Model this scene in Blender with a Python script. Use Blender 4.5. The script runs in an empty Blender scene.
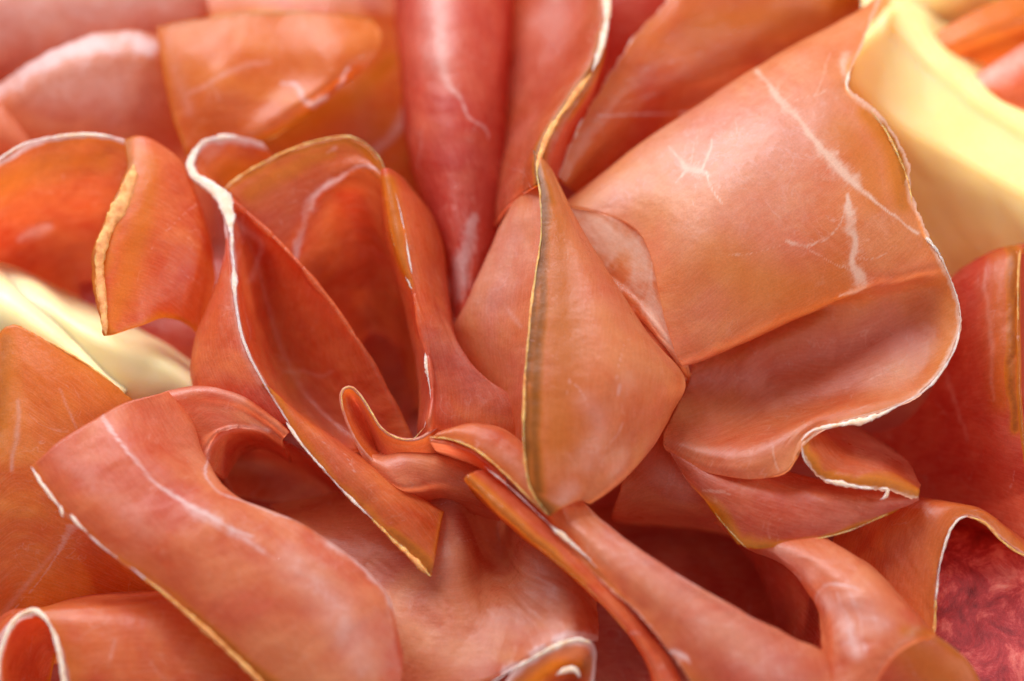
import bpy, math, random
import numpy as np
from mathutils import Vector, Matrix

scene = bpy.context.scene
COL = scene.collection

# ------------------------------------------------------------------ camera
U = 0.00015                       # one scene unit of the layout, 0.15 mm
W, H = 1024, 681
LENS = 95.0
FPX = LENS / 36.0 * W
TILT = math.radians(24)
DIST = FPX * U
AIM = Vector((0, 0, 230 * U))
cam_d = bpy.data.cameras.new("camera")
cam = bpy.data.objects.new("camera", cam_d)
COL.objects.link(cam)
cam_d.lens = LENS
cam_d.sensor_width = 36
cam_d.clip_start = 0.01
cam_d.clip_end = 20
cam.rotation_euler = (TILT, 0, 0)
RM = Matrix.Rotation(TILT, 3, 'X')
cam.location = AIM + RM @ Vector((0, 0, DIST))
cam_d.dof.use_dof = True
cam_d.dof.focus_distance = DIST - 35 * U
cam_d.dof.aperture_fstop = 5.6
scene.camera = cam
RMN = np.array(RM)
CL = np.array(cam.location)

# ------------------------------------------------------------------ light
world = bpy.data.worlds.new("World")
scene.world = world
world.use_nodes = True
bg = world.node_tree.nodes["Background"]
bg.inputs[0].default_value = (0.94, 0.86, 0.93, 1)
bg.inputs[1].default_value = 0.68


def area(name, loc, aim, size, power, color):
    l = bpy.data.lights.new(name, 'AREA')
    l.shape = 'RECTANGLE'
    l.size, l.size_y = size
    l.energy = power
    l.color = color
    o = bpy.data.objects.new(name, l)
    COL.objects.link(o)
    o.location = loc
    o.rotation_euler = (Vector(aim) - Vector(loc)).to_track_quat('-Z', 'Y').to_euler()
    return o


area('window_light', (-0.20, 0.42, 0.36), (0, 0, 0.02), (0.46, 0.34), 6.8, (1.0, 0.96, 1.0))
area('side_light', (0.50, -0.02, 0.36), (0, 0, 0.02), (0.09, 0.09), 1.6, (1.0, 0.93, 0.86))

scene.view_settings.view_transform = 'Standard'
scene.view_settings.look = 'None'
scene.view_settings.exposure = 0
scene.view_settings.gamma = 1


# ------------------------------------------------------------------ layout helpers
def to_world(P):
    """P (...,3): pixel x, pixel y, height above the board in layout units."""
    P = np.asarray(P, float)
    d = np.stack([(P[..., 0] - 512) / FPX, (340.5 - P[..., 1]) / FPX, -np.ones(P.shape[:-1])], -1)
    d = d @ RMN.T
    t = (P[..., 2] * U - CL[2]) / d[..., 2]
    return CL + d * t[..., None]


def cr(P, t):
    """Catmull-Rom through P (n,...) at parameters t in 0..n-1."""
    n = len(P)
    P = np.concatenate([2 * P[:1] - P[1:2], P, 2 * P[-1:] - P[-2:-1]], 0)
    i = np.clip(np.floor(t).astype(int), 0, n - 2)
    f = (t - i).reshape((-1,) + (1,) * (P.ndim - 1))
    p0, p1, p2, p3 = P[i], P[i + 1], P[i + 2], P[i + 3]
    return 0.5 * (2 * p1 + (p2 - p0) * f + (2 * p0 - 5 * p1 + 4 * p2 - p3) * f ** 2 + (3 * p1 - p0 - 3 * p2 + p3) * f ** 3)


def noise2(x, y, seed):
    r = np.random.RandomState(seed).rand(64, 64) * 2 - 1
    x0 = np.floor(x).astype(int); y0 = np.floor(y).astype(int)
    fx = x - x0; fy = y - y0
    fx = fx * fx * (3 - 2 * fx); fy = fy * fy * (3 - 2 * fy)
    a = r[x0 % 64, y0 % 64]; b = r[(x0 + 1) % 64, y0 % 64]
    c = r[x0 % 64, (y0 + 1) % 64]; d = r[(x0 + 1) % 64, (y0 + 1) % 64]
    return (a * (1 - fx) + b * fx) * (1 - fy) + (c * (1 - fx) + d * fx) * fy


def seg_dist(X, Y, line):
    """distance in px to a polyline of (x, y, halfwidth); returns d/halfwidth"""
    best = np.full(X.shape, 1e9)
    L = [(p + (None,))[:3] if len(p) == 2 else p for p in line]
    # smooth the polyline
    A = np.array([(p[0], p[1], p[2]) for p in L], float)
    if len(A) > 2:
        A = cr(A, np.linspace(0, len(A) - 1, (len(A) - 1) * 6 + 1))
    for a, b in zip(A[:-1], A[1:]):
        dx, dy = b[0] - a[0], b[1] - a[1]
        t = np.clip(((X - a[0]) * dx + (Y - a[1]) * dy) / (dx * dx + dy * dy + 1e-9), 0, 1)
        d = np.hypot(X - a[0] - t * dx, Y - a[1] - t * dy)
        w = np.maximum(a[2] + t * (b[2] - a[2]), 0.3)
        best = np.minimum(best, d / w)
    return best


SEED = [10]
STEP = 2.2


class Geo:
    def __init__(s):
        s.v = []; s.f = []; s.m = []; s.uv = []; s.n = 0

    def add(s, v, f, m, uv):
        s.v.append(v); s.f.append(f + s.n); s.m.append(m); s.uv.append(uv); s.n += len(v)

    def build(s, name, mat, parent=None, merge_smooth=True):
        v = np.concatenate(s.v); f = np.concatenate(s.f); m = np.concatenate(s.m); uv = np.concatenate(s.uv)
        c = v.mean(0) if parent is None else np.zeros(3)
        me = bpy.data.meshes.new(name)
        org = np.array(parent.location) if parent is not None else c
        vv = v - org
        me.vertices.add(len(v)); me.vertices.foreach_set('co', vv.astype(np.float32).ravel())
        me.loops.add(f.size); me.loops.foreach_set('vertex_index', f.astype(np.int32).ravel())
        me.polygons.add(len(f)); me.polygons.foreach_set('loop_start', np.arange(0, f.size, 4, dtype=np.int32))
        me.polygons.foreach_set('use_smooth', np.ones(len(f), bool))
        me.update(calc_edges=True)
        a = me.attributes.new('mask', 'FLOAT_COLOR', 'POINT')
        mm = np.concatenate([m, np.ones((len(m), 1))], 1) if m.shape[1] == 3 else m
        a.data.foreach_set('color', mm.astype(np.float32).ravel())
        b = me.attributes.new('sheet', 'FLOAT_VECTOR', 'POINT')
        b.data.foreach_set('vector', uv.astype(np.float32).ravel())
        me.materials.append(mat)
        o = bpy.data.objects.new(name, me)
        COL.objects.link(o)
        o.location = org
        if parent is not None:
            o.parent = parent
            o.location = (0, 0, 0)
        return o


def patch(geo, rows, fat=(), rind=(), pale=(), red=(), tint=0.0, rag=0.0, ragend=0.0, ragl=0.0, ragr=0.0, rim=None, rimend=None,
          riml=None, rimr=None, riml_rind=None, rim_rind=None, rimend_rind=None, rimr_rind=None,
          thick=3.2, wave=1.6, step=None, taper=None):
    """One curved piece of sheet through a grid of control points."""
    SEED[0] += 1
    sd = SEED[0]
    st = step or STEP
    nc = max(len(r) for r in rows)
    R = []
    for r in rows:
        r = np.array(r, float)
        if len(r) != nc:
            r = cr(r, np.linspace(0, len(r) - 1, nc))
        R.append(r)
    R = np.array(R)                                    # rows, cols, 3
    lu = np.linalg.norm(np.diff(R, axis=1), axis=2).sum(1).max()
    lv = np.linalg.norm(np.diff(R, axis=0), axis=2).sum(0).max()
    nu = int(np.clip(lu / st, 10, 420)); nv = int(np.clip(lv / st, 10, 420))
    # refine rows direction
    uu = np.linspace(0, 1, nu); vv = np.linspace(0, 1, nv)
    G0 = cr(R, np.linspace(0, len(R) - 1, 200))
    # reparam v by mean arc length
    seg = np.linalg.norm(np.diff(G0, axis=0), axis=2).mean(1)
    s = np.concatenate([[0], np.cumsum(seg)]); s /= s[-1]
    tv = np.interp(vv, s, np.linspace(0, len(R) - 1, 200))
    Rt = R.transpose(1, 0, 2)
    G1 = cr(Rt, np.linspace(0, nc - 1, 200))
    seg = np.linalg.norm(np.diff(G1, axis=0), axis=2).mean(1)
    s = np.concatenate([[0], np.cumsum(seg)]); s /= s[-1]
    tu = np.interp(uu, s, np.linspace(0, nc - 1, 200))
    # ragged ends: shift parameters near the borders
    def surf(TV, TU):
        # bilinear sampling of dense grid
        return None
    G = cr(R, tv)                                      # nv, nc, 3
    G = cr(G.transpose(1, 0, 2), tu).transpose(1, 0, 2)  # nv, nu, 3
    # arc lengths from each border (px units)
    dv = np.linalg.norm(np.diff(G, axis=0), axis=2); SV = np.concatenate([np.zeros((1, nu)), np.cumsum(dv, 0)], 0)
    du = np.linalg.norm(np.diff(G, axis=1), axis=2); SU = np.concatenate([np.zeros((nv, 1)), np.cumsum(du, 1)], 1)
    EV = SV[-1:] - SV; EU = SU[:, -1:] - SU

    def ragged(amount, coord, depth, tang):
        x = coord / 9.0
        n = noise2(x, x * 0 + 3.3, sd) * 0.55 + noise2(x * 3.1, x * 0 + 7.7, sd + 50) * 0.3 + noise2(x * 8.3, x * 0 + 1.7, sd + 90) * 0.28
        n += 0.5 * np.maximum(0, noise2(x * .7, x * 0 + 9.1, sd + 33) - .35)
        return amount * n[..., None] * np.exp(-depth / (amount * 2.2))[..., None] * tang
    tv_ = np.gradient(G, axis=0); tv_ /= np.linalg.norm(tv_, axis=2, keepdims=True) + 1e-9
    tu_ = np.gradient(G, axis=1); tu_ /= np.linalg.norm(tu_, axis=2, keepdims=True) + 1e-9
    if rag: G = G + ragged(rag, SU, SV, tv_)
    if ragend: G = G + ragged(ragend, SU + 200, EV, -tv_)
    if ragl: G = G + ragged(ragl, SV + 400, SU, tu_)
    if ragr: G = G + ragged(ragr, SV + 600, EU, -tu_)
    # low waviness
    N = np.cross(tv_, tu_); N /= np.linalg.norm(N, axis=2, keepdims=True) + 1e-9
    w = wave * (noise2(SU / 55 + 5, SV / 70 + 2, sd + 1) + 0.6 * noise2(SU / 23, SV / 31, sd + 2) + 0.16 * noise2(SU / 7, SV / 11, sd + 3) + .2 * noise2(SU / 9, SV / 80, sd + 31) * np.exp(-SV / 60))
    G = G + N * w[..., None]
    # masks
    X, Y = G[..., 0], G[..., 1]
    X2 = X + 2.6 * noise2(SU / 22, SV / 22, sd + 4) + .5 * noise2(SU / 5, SV / 5, sd + 14); Y2 = Y + 2.6 * noise2(SU / 22 + 9, SV / 22, sd + 5) + .5 * noise2(SU / 5, SV / 5, sd + 15)
    M = np.zeros(G.shape[:2] + (4,)); M[..., 3] = tint

    def soft(d, k=1.0):
        return np.clip(1.25 - d, 0, 1) ** 1.2 * k
    for ch, lst in ((0, fat), (1, rind), (2, pale), (3, red)):
        for ln in lst:
            k = 1.0
            if isinstance(ln, dict): k = ln['k']; ln = ln['l']
            dd = seg_dist(X2, Y2, ln)
            if ch == 0:
                dd = dd * (1 + .35 * noise2(X / 11, Y / 11, sd + 21) + .3 * noise2(X / 4.5, Y / 4.5, sd + 22))
                k = k * np.clip(1 + .45 * noise2(X / 16, Y / 16, sd + 23), 0, 1)
            v = soft(dd, k)
            if ch == 0: v = np.maximum(v, .42 * k * np.exp(-(dd / 2.2) ** 2))
            if ch > 0: v = k * np.exp(-(dd / .95) ** 2)
            M[..., ch] = np.maximum(M[..., ch], v)
    wob = 1 + 0.45 * noise2(SU / 30, SV * 0, sd + 6) + 0.2 * noise2(SU / 8, SV * 0, sd + 7)
    wobv = 1 + 0.45 * noise2(SV / 30, SV * 0, sd + 6) + 0.2 * noise2(SV / 8, SV * 0, sd + 7)
    for ch, d, wd, wb in ((0, SV, rim, wob), (0, EV, rimend, wob), (0, SU, riml, wobv), (0, EU, rimr, wobv),
                          (1, SV, rim_rind, wob), (1, EV, rimend_rind, wob), (1, SU, riml_rind, wobv), (1, EU, rimr_rind, wobv)):
        if wd:
            if not isinstance(wd, (tuple, list)): wd = (wd, 1.0)
            M[..., ch] = np.maximum(M[..., ch], soft(d / (wd[0] * wb), wd[1]))
    if rag: M[..., 1] = np.maximum(M[..., 1], .30 * np.exp(-SV / 26) * (1 + .5 * noise2(SU / 40, SV / 40, sd + 41)))
    if ragr: M[..., 1] = np.maximum(M[..., 1], .28 * np.exp(-EU / 26) * (1 + .5 * noise2(SV / 40, SU / 40, sd + 42)))
    UV = np.stack([SU * U * 100, SV * U * 100, np.full(SU.shape, sd * 1.37)], -1)
    Wd = to_world(G)
    a = np.gradient(Wd, axis=0); b = np.gradient(Wd, axis=1)
    NW = np.cross(a, b); NW /= np.linalg.norm(NW, axis=2, keepdims=True) + 1e-12
    th = thick * (1 + 0.18 * noise2(SU / 40, SV / 40, sd + 8))
    top = Wd + NW * (th * U / 2)[..., None]; bot = Wd - NW * (th * U / 2)[..., None]
    n = nu * nv
    idx = np.arange(n).reshape(nv, nu)
    q = np.stack([idx[:-1, :-1], idx[:-1, 1:], idx[1:, 1:], idx[1:, :-1]], -1).reshape(-1, 4)
    per = np.concatenate([idx[0, :], idx[1:, -1], idx[-1, -2::-1], idx[-2:0:-1, 0]])
    nxt = np.roll(per, -1)
    side = np.stack([per, per + n, nxt + n, nxt], -1)
    F = np.concatenate([q[:, ::-1], q + n, side[:, ::-1]])
    # q orientation: top normal along NW = a x b (v x u) -> reversed order
    V = np.concatenate([top.reshape(-1, 3), bot.reshape(-1, 3)])
    MM = M.reshape(-1, 4); UVf = UV.reshape(-1, 3)
    geo.add(V, F, np.concatenate([MM, MM]), np.concatenate([UVf, UVf]))
    return G


def strip(geo, line, r=2.2, seed=None, amp=0.5, flat=0.55, taper=True):
    """ragged cord of fat following an edge"""
    SEED[0] += 1
    sd = seed or SEED[0]
    r = r * .62
    A = np.array([p[:3] + (p[3] * .72,) if len(p) == 4 else tuple(p) + (r,) for p in line], float)
    D = cr(A, np.linspace(0, len(A) - 1, len(A) * 30))
    s = np.concatenate([[0], np.cumsum(np.linalg.norm(np.diff(D[:, :3], axis=0), axis=1))])
    n = max(8, int(s[-1] / 1.6))
    D = np.stack([np.interp(np.linspace(0, s[-1], n), s, D[:, k]) for k in range(4)], 1)
    s = np.linspace(0, s[-1], n)
    P = to_world(D[:, :3])
    T = np.gradient(P, axis=0); T /= np.linalg.norm(T, axis=1, keepdims=True)
    up = RMN @ np.array([0, 0, 1.0])
    B = np.cross(T, up); B /= np.linalg.norm(B, axis=1, keepdims=True) + 1e-9
    Nn = np.cross(B, T)
    K = 10
    ang = np.linspace(0, 2 * math.pi, K, endpoint=False)
    S, A2 = np.meshgrid(s, ang, indexing='ij')
    rr = D[:, 3:4] * (1 + amp * noise2(S / 6, A2 * 1.3, sd) + amp * 0.8 * noise2(S / 2.2, A2 * 2.1, sd + 1) + (amp * .6 + .35) * noise2(S / 17, A2 * 0, sd + 2))
    if taper:
        e = np.minimum(np.minimum(S, s[-1] - S) / 9, 1); rr = rr * np.sqrt(np.clip(e, 0.02, 1))
    rr = np.maximum(rr, 0.15) * U
    V = P[:, None] + B[:, None] * (rr * np.cos(A2))[..., None] + Nn[:, None] * (rr * np.sin(A2) * flat)[..., None]
    idx = np.arange(n * K).reshape(n, K)
    q = np.stack([idx[:-1], np.roll(idx[:-1], -1, 1), np.roll(idx[1:], -1, 1), idx[1:]], -1).reshape(-1, 4)
    M = np.zeros((n * K, 4)); M[:, 0] = 1
    UV = np.stack([S * U * 100, A2 * .05, S * 0 + sd], -1).reshape(-1, 3)
    geo.add(V.reshape(-1, 3), q, M, UV)


# ------------------------------------------------------------------ materials
def lin(r, g, b):
    f = lambda c: (c / 255 / 12.92) if c / 255 <= .04045 else ((c / 255 + .055) / 1.055) ** 2.4
    return (f(r), f(g), f(b), 1)


def N(nt, t, **kw):
    n = nt.nodes.new(t)
    for k, v in kw.items():
        if k.startswith('i_'):
            key = k[2:]
            n.inputs[int(key) if key.isdigit() else key.replace('_', ' ')].default_value = v
        else:
            setattr(n, k, v)
    return n


def ham_mat(name, c1, c2, fatc=(244, 220, 214), rindc=(200, 122, 24), redc=(186, 50, 34), rosy=(206, 84, 74), rough=0.34, sss=0.0, trans=0.6, streak=1.0, marble=0.3, scale=.0012):
    m = bpy.data.materials.new(name); m.use_nodes = True
    nt = m.node_tree; nt.nodes.clear(); L = nt.links.new
    out = N(nt, 'ShaderNodeOutputMaterial')
    at = N(nt, 'ShaderNodeAttribute', attribute_name='sheet')
    mk = N(nt, 'ShaderNodeAttribute', attribute_name='mask')
    sep = N(nt, 'ShaderNodeSeparateColor'); L(mk.outputs['Color'], sep.inputs[0])

    def rng(src, a, b, c, d):
        r = N(nt, 'ShaderNodeMapRange'); r.inputs[1].default_value = a; r.inputs[2].default_value = b; r.inputs[3].default_value = c; r.inputs[4].default_value = d
        L(src, r.inputs[0]); return r.outputs[0]

    def math_(op, x, y, clamp=False):
        n = N(nt, 'ShaderNodeMath', operation=op, use_clamp=clamp)
        for i, q in enumerate((x, y)):
            if isinstance(q, (int, float)): n.inputs[i].default_value = q
            else: L(q, n.inputs[i])
        return n.outputs[0]

    def mix(f, x, y):
        n = N(nt, 'ShaderNodeMix', data_type='RGBA'); L(f, n.inputs[0])
        for i, q in ((6, x), (7, y)):
            if isinstance(q, tuple): n.inputs[i].default_value = q
            else: L(q, n.inputs[i])
        return n.outputs[2]

    def noise(vec, sc, det=5.0, ro=.6, di=0.0):
        n = N(nt, 'ShaderNodeTexNoise', i_Scale=float(sc), i_Detail=float(det), i_Roughness=ro, i_Distortion=float(di)); L(vec, n.inputs['Vector']); return n.outputs[0]
    tco = N(nt, 'ShaderNodeTexCoord'); vs = N(nt, 'ShaderNodeVectorMath', operation='SCALE'); vs.inputs['Scale'].default_value = 100
    L(tco.outputs['Object'], vs.inputs[0]); V = vs.outputs[0]
    mp = N(nt, 'ShaderNodeMapping'); mp.inputs['Scale'].default_value = (1.2, 13, 1); mp.inputs['Rotation'].default_value = (0, 0, .45); L(at.outputs['Vector'], mp.inputs[0]); F = mp.outputs[0]
    # broad tone variation
    col = mix(rng(noise(V, .62, 5, .6, .8), .36, .66, 0, 1), lin(*c1), lin(*c2))
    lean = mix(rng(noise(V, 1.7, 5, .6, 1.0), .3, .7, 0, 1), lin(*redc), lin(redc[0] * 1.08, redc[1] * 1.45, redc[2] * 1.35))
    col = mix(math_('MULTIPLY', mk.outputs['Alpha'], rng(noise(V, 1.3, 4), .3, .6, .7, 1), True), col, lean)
    col = mix(rng(noise(V, .5, 4, .6, .6), .48, .68, 0, .6), col, lin(rosy[0], rosy[1], rosy[2]))
    # muscle fibres
    fib = noise(F, 3.0, 7, .72, .3)
    col = mix(rng(fib, .46, .8, 0, .30 * streak), col, lin(240, 190, 160))
    col = mix(rng(fib, .5, .25, 0, .22 * streak), col, lin(c1[0] * .88, c1[1] * .6, c1[2] * .55))
    # faint marbling veins
    vn = rng(math_('ABSOLUTE', math_('SUBTRACT', noise(V, .9, 3, .6, 1.7), .5), 0), 0, .013, 1, 0)
    vn = math_('MULTIPLY', vn, rng(noise(V, 1.9, 3), .5, .68, 0, marble))
    col = mix(vn, col, lin(240, 200, 180))
    v2 = rng(math_('ABSOLUTE', math_('SUBTRACT', noise(V, 1.6, 4, .6, 1.5), .5), 0), 0, .05, 1, 0)
    v2 = math_('MULTIPLY', v2, math_('MULTIPLY', sep.outputs[2], rng(noise(V, 3, 3), .42, .6, 0, .45)))
    grain = noise(V, 34, 5, .8)
    col = mix(math_('MULTIPLY', sep.outputs[2], rng(noise(V, 5, 5, .7), .3, .7, .5, .95)), col, lin(240, 192, 176))  # pale mask: lighter meat tone, plus sheen painted into the colour
    col = mix(v2, col, lin(246, 220, 212))
    rn = mix(rng(noise(V, 7, 5, .75), .3, .7, 0, 1), lin(*rindc), lin(rindc[0] * .85, rindc[1] * .76, rindc[2] * .7))
    am = lin(min(255, rindc[0] * .4 + 138), rindc[1] * .5 + 70, rindc[2] * .5 + 18)
    col = mix(rng(sep.outputs[1], 0, .55, 0, .85), col, am)
    col = mix(rng(sep.outputs[1], .5, 1.0, 0, 1), col, rn)
    fm = math_('ADD', sep.outputs[0], math_('ADD', math_('MULTIPLY', math_('SUBTRACT', noise(V, 9, 6, .8), .5), .75), math_('MULTIPLY', math_('SUBTRACT', fib, .5), .6)))
    fl = math_('MULTIPLY', rng(noise(F, 16, 4, .75), .62, .76, 0, .45), rng(noise(V, 2.2, 3), .45, .65, .1, 1))
    col = mix(fl, col, lin(244, 206, 188))
    ff = math_('MULTIPLY', rng(fm, .26, .98, 0, 1), .92)
    col = mix(ff, col, lin(*fatc))
    mg = N(nt, 'ShaderNodeVectorMath', operation='SCALE'); L(col, mg.inputs[0]); L(rng(grain, .3, .7, .88, 1.1), mg.inputs['Scale'])
    hgt = math_('ADD', math_('MULTIPLY', fib, .45), math_('ADD', math_('MULTIPLY', grain, .8), math_('MULTIPLY', noise(V, 6, 4, .6), 2.0)))
    bp = N(nt, 'ShaderNodeBump'); bp.inputs['Strength'].default_value = .28; bp.inputs['Distance'].default_value = .00022; L(hgt, bp.inputs['Height'])
    p = N(nt, 'ShaderNodeBsdfPrincipled')
    L(mg.outputs[0], p.inputs['Base Color']); L(bp.outputs[0], p.inputs['Normal']); L(rng(noise(V, 3, 6, .7), .35, .65, rough - .1, rough + .14), p.inputs['Roughness'])
    p.inputs['Subsurface Weight'].default_value = sss
    p.inputs['Subsurface Radius'].default_value = (1.0, .45, .25)
    p.inputs['Subsurface Scale'].default_value = scale
    p.inputs['IOR'].default_value = 1.42
    p.inputs['Coat Weight'].default_value = .38
    p.inputs['Coat Roughness'].default_value = .12
    L(bp.outputs[0], p.inputs['Coat Normal'])
    p.inputs['Specular IOR Level'].default_value = .55
    gm = N(nt, 'ShaderNodeGamma'); L(mg.outputs[0], gm.inputs[0]); gm.inputs[1].default_value = 1.15
    tr = N(nt, 'ShaderNodeBsdfTranslucent'); L(gm.outputs[0], tr.inputs[0]); L(bp.outputs[0], tr.inputs['Normal'])
    mx = N(nt, 'ShaderNodeMixShader'); mx.inputs[0].default_value = trans
    L(p.outputs[0], mx.inputs[1]); L(tr.outputs[0], mx.inputs[2])
    # the thin sheet scatters light once: its far wall lets light out freely
    geo = N(nt, 'ShaderNodeNewGeometry'); clear = N(nt, 'ShaderNodeBsdfTransparent')
    thin = N(nt, 'ShaderNodeMixShader'); L(geo.outputs['Backfacing'], thin.inputs[0])
    L(mx.outputs[0], thin.inputs[1]); L(clear.outputs[0], thin.inputs[2]); L(thin.outputs[0], out.inputs[0])
    return m


def plain_mat(name, c1, c2, rough=.45, sss=.6, rad=(1, .6, .3), scale=.003, nscale=60, bump=.2, spec=.5):
    m = bpy.data.materials.new(name); m.use_nodes = True
    nt = m.node_tree; L = nt.links.new
    p = nt.nodes['Principled BSDF']
    tc = N(nt, 'ShaderNodeTexCoord')
    n1 = N(nt, 'ShaderNodeTexNoise', i_Scale=float(nscale), i_Detail=6.0, i_Roughness=.65); L(tc.outputs['Object'], n1.inputs['Vector'])
    r = N(nt, 'ShaderNodeValToRGB'); L(n1.outputs[0], r.inputs[0])
    r.color_ramp.elements[0].position = .35; r.color_ramp.elements[0].color = lin(*c1)
    r.color_ramp.elements[1].position = .65; r.color_ramp.elements[1].color = lin(*c2)
    L(r.outputs[0], p.inputs['Base Color'])
    n2 = N(nt, 'ShaderNodeTexNoise', i_Scale=float(nscale * 14), i_Detail=5.0, i_Roughness=.6); L(tc.outputs['Object'], n2.inputs['Vector'])
    bp = N(nt, 'ShaderNodeBump'); bp.inputs['Strength'].default_value = bump; bp.inputs['Distance'].default_value = .0003; L(n2.outputs[0], bp.inputs['Height']); L(bp.outputs[0], p.inputs['Normal'])
    p.inputs['Roughness'].default_value = rough
    p.inputs['Subsurface Weight'].default_value = sss
    p.inputs['Subsurface Radius'].default_value = rad
    p.inputs['Subsurface Scale'].default_value = scale
    p.inputs['Specular IOR Level'].default_value = spec
    return m


M_pink = ham_mat('ham_pink', (214, 98, 56), (238, 160, 108))
M_peach = ham_mat('ham_peach', (224, 128, 70), (240, 172, 114), rosy=(228, 140, 116), fatc=(248, 224, 200), rindc=(196, 128, 20))
M_tan = ham_mat('ham_tan', (220, 126, 72), (236, 166, 110), rosy=(224, 130, 108), rindc=(150, 96, 0))
M_red = ham_mat('ham_red', (210, 80, 36), (234, 134, 72))
M_deep = ham_mat('ham_deep', (200, 62, 46), (224, 112, 80))
M_orange = ham_mat('ham_orange', (220, 100, 28), (240, 148, 60), rosy=(222, 92, 30))
M_amber = ham_mat('ham_amber', (214, 104, 26), (232, 140, 58), rosy=(212, 104, 60), rindc=(190, 110, 14))
M_fat = plain_mat('ham_fat', (230, 184, 150), (246, 220, 200), rough=.38, sss=1, rad=(1, .75, .6), scale=.0014, nscale=900, bump=.6)
M_gold = plain_mat('ham_rind', (188, 112, 34), (230, 176, 106), rough=.42, sss=1, rad=(1, .55, .2), scale=.001, nscale=700, bump=.6)
M_cheese = plain_mat('cheese', (232, 200, 130), (236, 208, 144), rough=.42, sss=1, rad=(1, .8, .35), scale=.006, nscale=40, bump=.15)
M_cheese2 = plain_mat('pale_cheese', (236, 208, 148), (240, 218, 164), rough=.5, sss=1, rad=(1, .8, .45), scale=.005, nscale=40, bump=.15)
M_board = plain_mat('board', (120, 60, 40), (96, 44, 30), rough=.5, sss=0, nscale=20)


def thing(name, label, cat, pts=None, group='cured ham slices'):
    o = bpy.data.objects.new(name, None)
    COL.objects.link(o)
    p = to_world(np.array([pts], float))[0] if pts else np.zeros(3)
    o.location = (p[0], p[1], 0)
    o.empty_display_size = .005
    o['label'] = label; o['category'] = cat
    if group: o['group'] = group
    return o


def walk(rnd, x, y, a, n, step, w, curl=.5):
    out = [(x, y, w)]
    for i in range(n):
        a += rnd.uniform(-curl, curl)
        x += step * math.cos(a); y += step * math.sin(a)
        out.append((x, y, max(.35, w * (1 - (i + 1) / n) * rnd.uniform(.7, 1.3))))
    return out, a


def web(x, y, n, length, seed, k=.6, w=1.2):
    """branching filaments of fat spreading from a point"""
    rnd = random.Random(seed); L = []
    for i in range(n):
        a0 = rnd.uniform(0, 6.28)
        l, a = walk(rnd, x + rnd.uniform(-4, 4), y + rnd.uniform(-4, 4), a0, 5, length / 5, w)
        L.append(dict(l=l, k=k * rnd.uniform(.6, 1)))
        for j in (1, 3):
            if rnd.random() < .7:
                q = l[j]; l2, _ = walk(rnd, q[0], q[1], a0 + rnd.choice((-1, 1)) * rnd.uniform(.5, 1.1), 3, length / 8, w * .7)
                L.append(dict(l=l2, k=k * rnd.uniform(.4, .8)))
    return L


def slice_(label, mat, center, patches, fats=(), golds=(), name='ham_slice', cat='ham slice', group='cured ham slices'):
    t = thing(name, label, cat, (center[0], center[1], 0), group)
    g = Geo()
    for p in patches:
        p = dict(p); rows = p.pop('rows')
        if p.get('step') is None:
            rnd = random.Random(SEED[0] * 7 + 3)
            A = np.array([q for r in rows[:-1] for q in r]); ex = []
            for i in range(int(np.clip(len(A) / 6, 2, 7))):
                q = A[rnd.randrange(len(A))]
                l, _ = walk(rnd, q[0], q[1], rnd.uniform(0, 6.28), 7, rnd.uniform(6, 13), rnd.uniform(.7, 1.5), .4)
                ex.append(dict(l=l, k=rnd.uniform(.25, .5)))
                if rnd.random() < .5: ex += web(q[0], q[1], 2, rnd.uniform(18, 40), rnd.random(), .38, 1.0)
            p['fat'] = list(p.get('fat', ())) + ex
        patch(g, rows, **p)
    g.build('lean_meat', mat, t)
    for kind, lst, mm in (('fat_rim', fats, M_fat), ('rind_edge', golds, M_gold)):
        for s in lst:
            g = Geo()
            s = dict(s); ln = s.pop('l'); strip(g, ln, **s)
            g.build(kind, mm, t)
    return t
#@@SCENE

# ------------------------------------------------------------------ setting
bpy.ops.mesh.primitive_plane_add(size=0.9, location=(0, 0, -0.003))
board = bpy.context.object
board.name = 'serving_board'; board['kind'] = 'structure'
board.data.materials.append(M_board)

# ------------------------------------------------------------------ slices at the back (top of the photo)
P = lambda rows, **k: dict(rows=rows, **k)

slice_('blurred pink slice lying flat at the very back, top left corner', M_pink, (80, 20), [
    P([[(-90, -120, 130), (80, -120, 130), (180, -110, 140), (270, -110, 130)],
       [(-90, -40, 150), (60, -40, 160), (150, -40, 165), (250, -30, 135)],
       [(-90, 40, 130), (60, 30, 140), (150, 25, 140), (235, 30, 110)],
       [(-90, 130, 40), (60, 130, 40), (150, 120, 40), (230, 130, 40)]], pale=[[(-60, 10, 55), (60, 5, 55), (170, -15, 40)]])])

slice_('pink slice edged by a broad white arc of fat, behind the left cheese slices', M_pink, (90, 110), [
    P([[(-70, 135, 150), (0, 84, 175), (50, 52, 190), (100, 34, 195), (150, 34, 188), (186, 55, 170), (205, 80, 140)],
       [(-70, 160, 150), (0, 115, 170), (50, 85, 188), (105, 68, 194), (155, 68, 186), (190, 90, 160), (208, 110, 120)],
       [(-70, 190, 110), (0, 165, 130), (50, 145, 145), (105, 140, 145), (160, 145, 135), (195, 160, 115), (212, 170, 80)],
       [(-70, 250, 30), (0, 240, 40), (60, 230, 50), (110, 225, 55), (165, 225, 60), (195, 230, 60), (215, 240, 40)]],
      fat=[[(-20, 102, 12), (18, 78, 15), (55, 56, 18), (95, 44, 20), (130, 44, 19), (150, 48, 13)]], pale=[[(60, 80, 40), (110, 90, 35)]], rag=2)])  # pale patch paints the mauve sheen of this face into the colour

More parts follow.
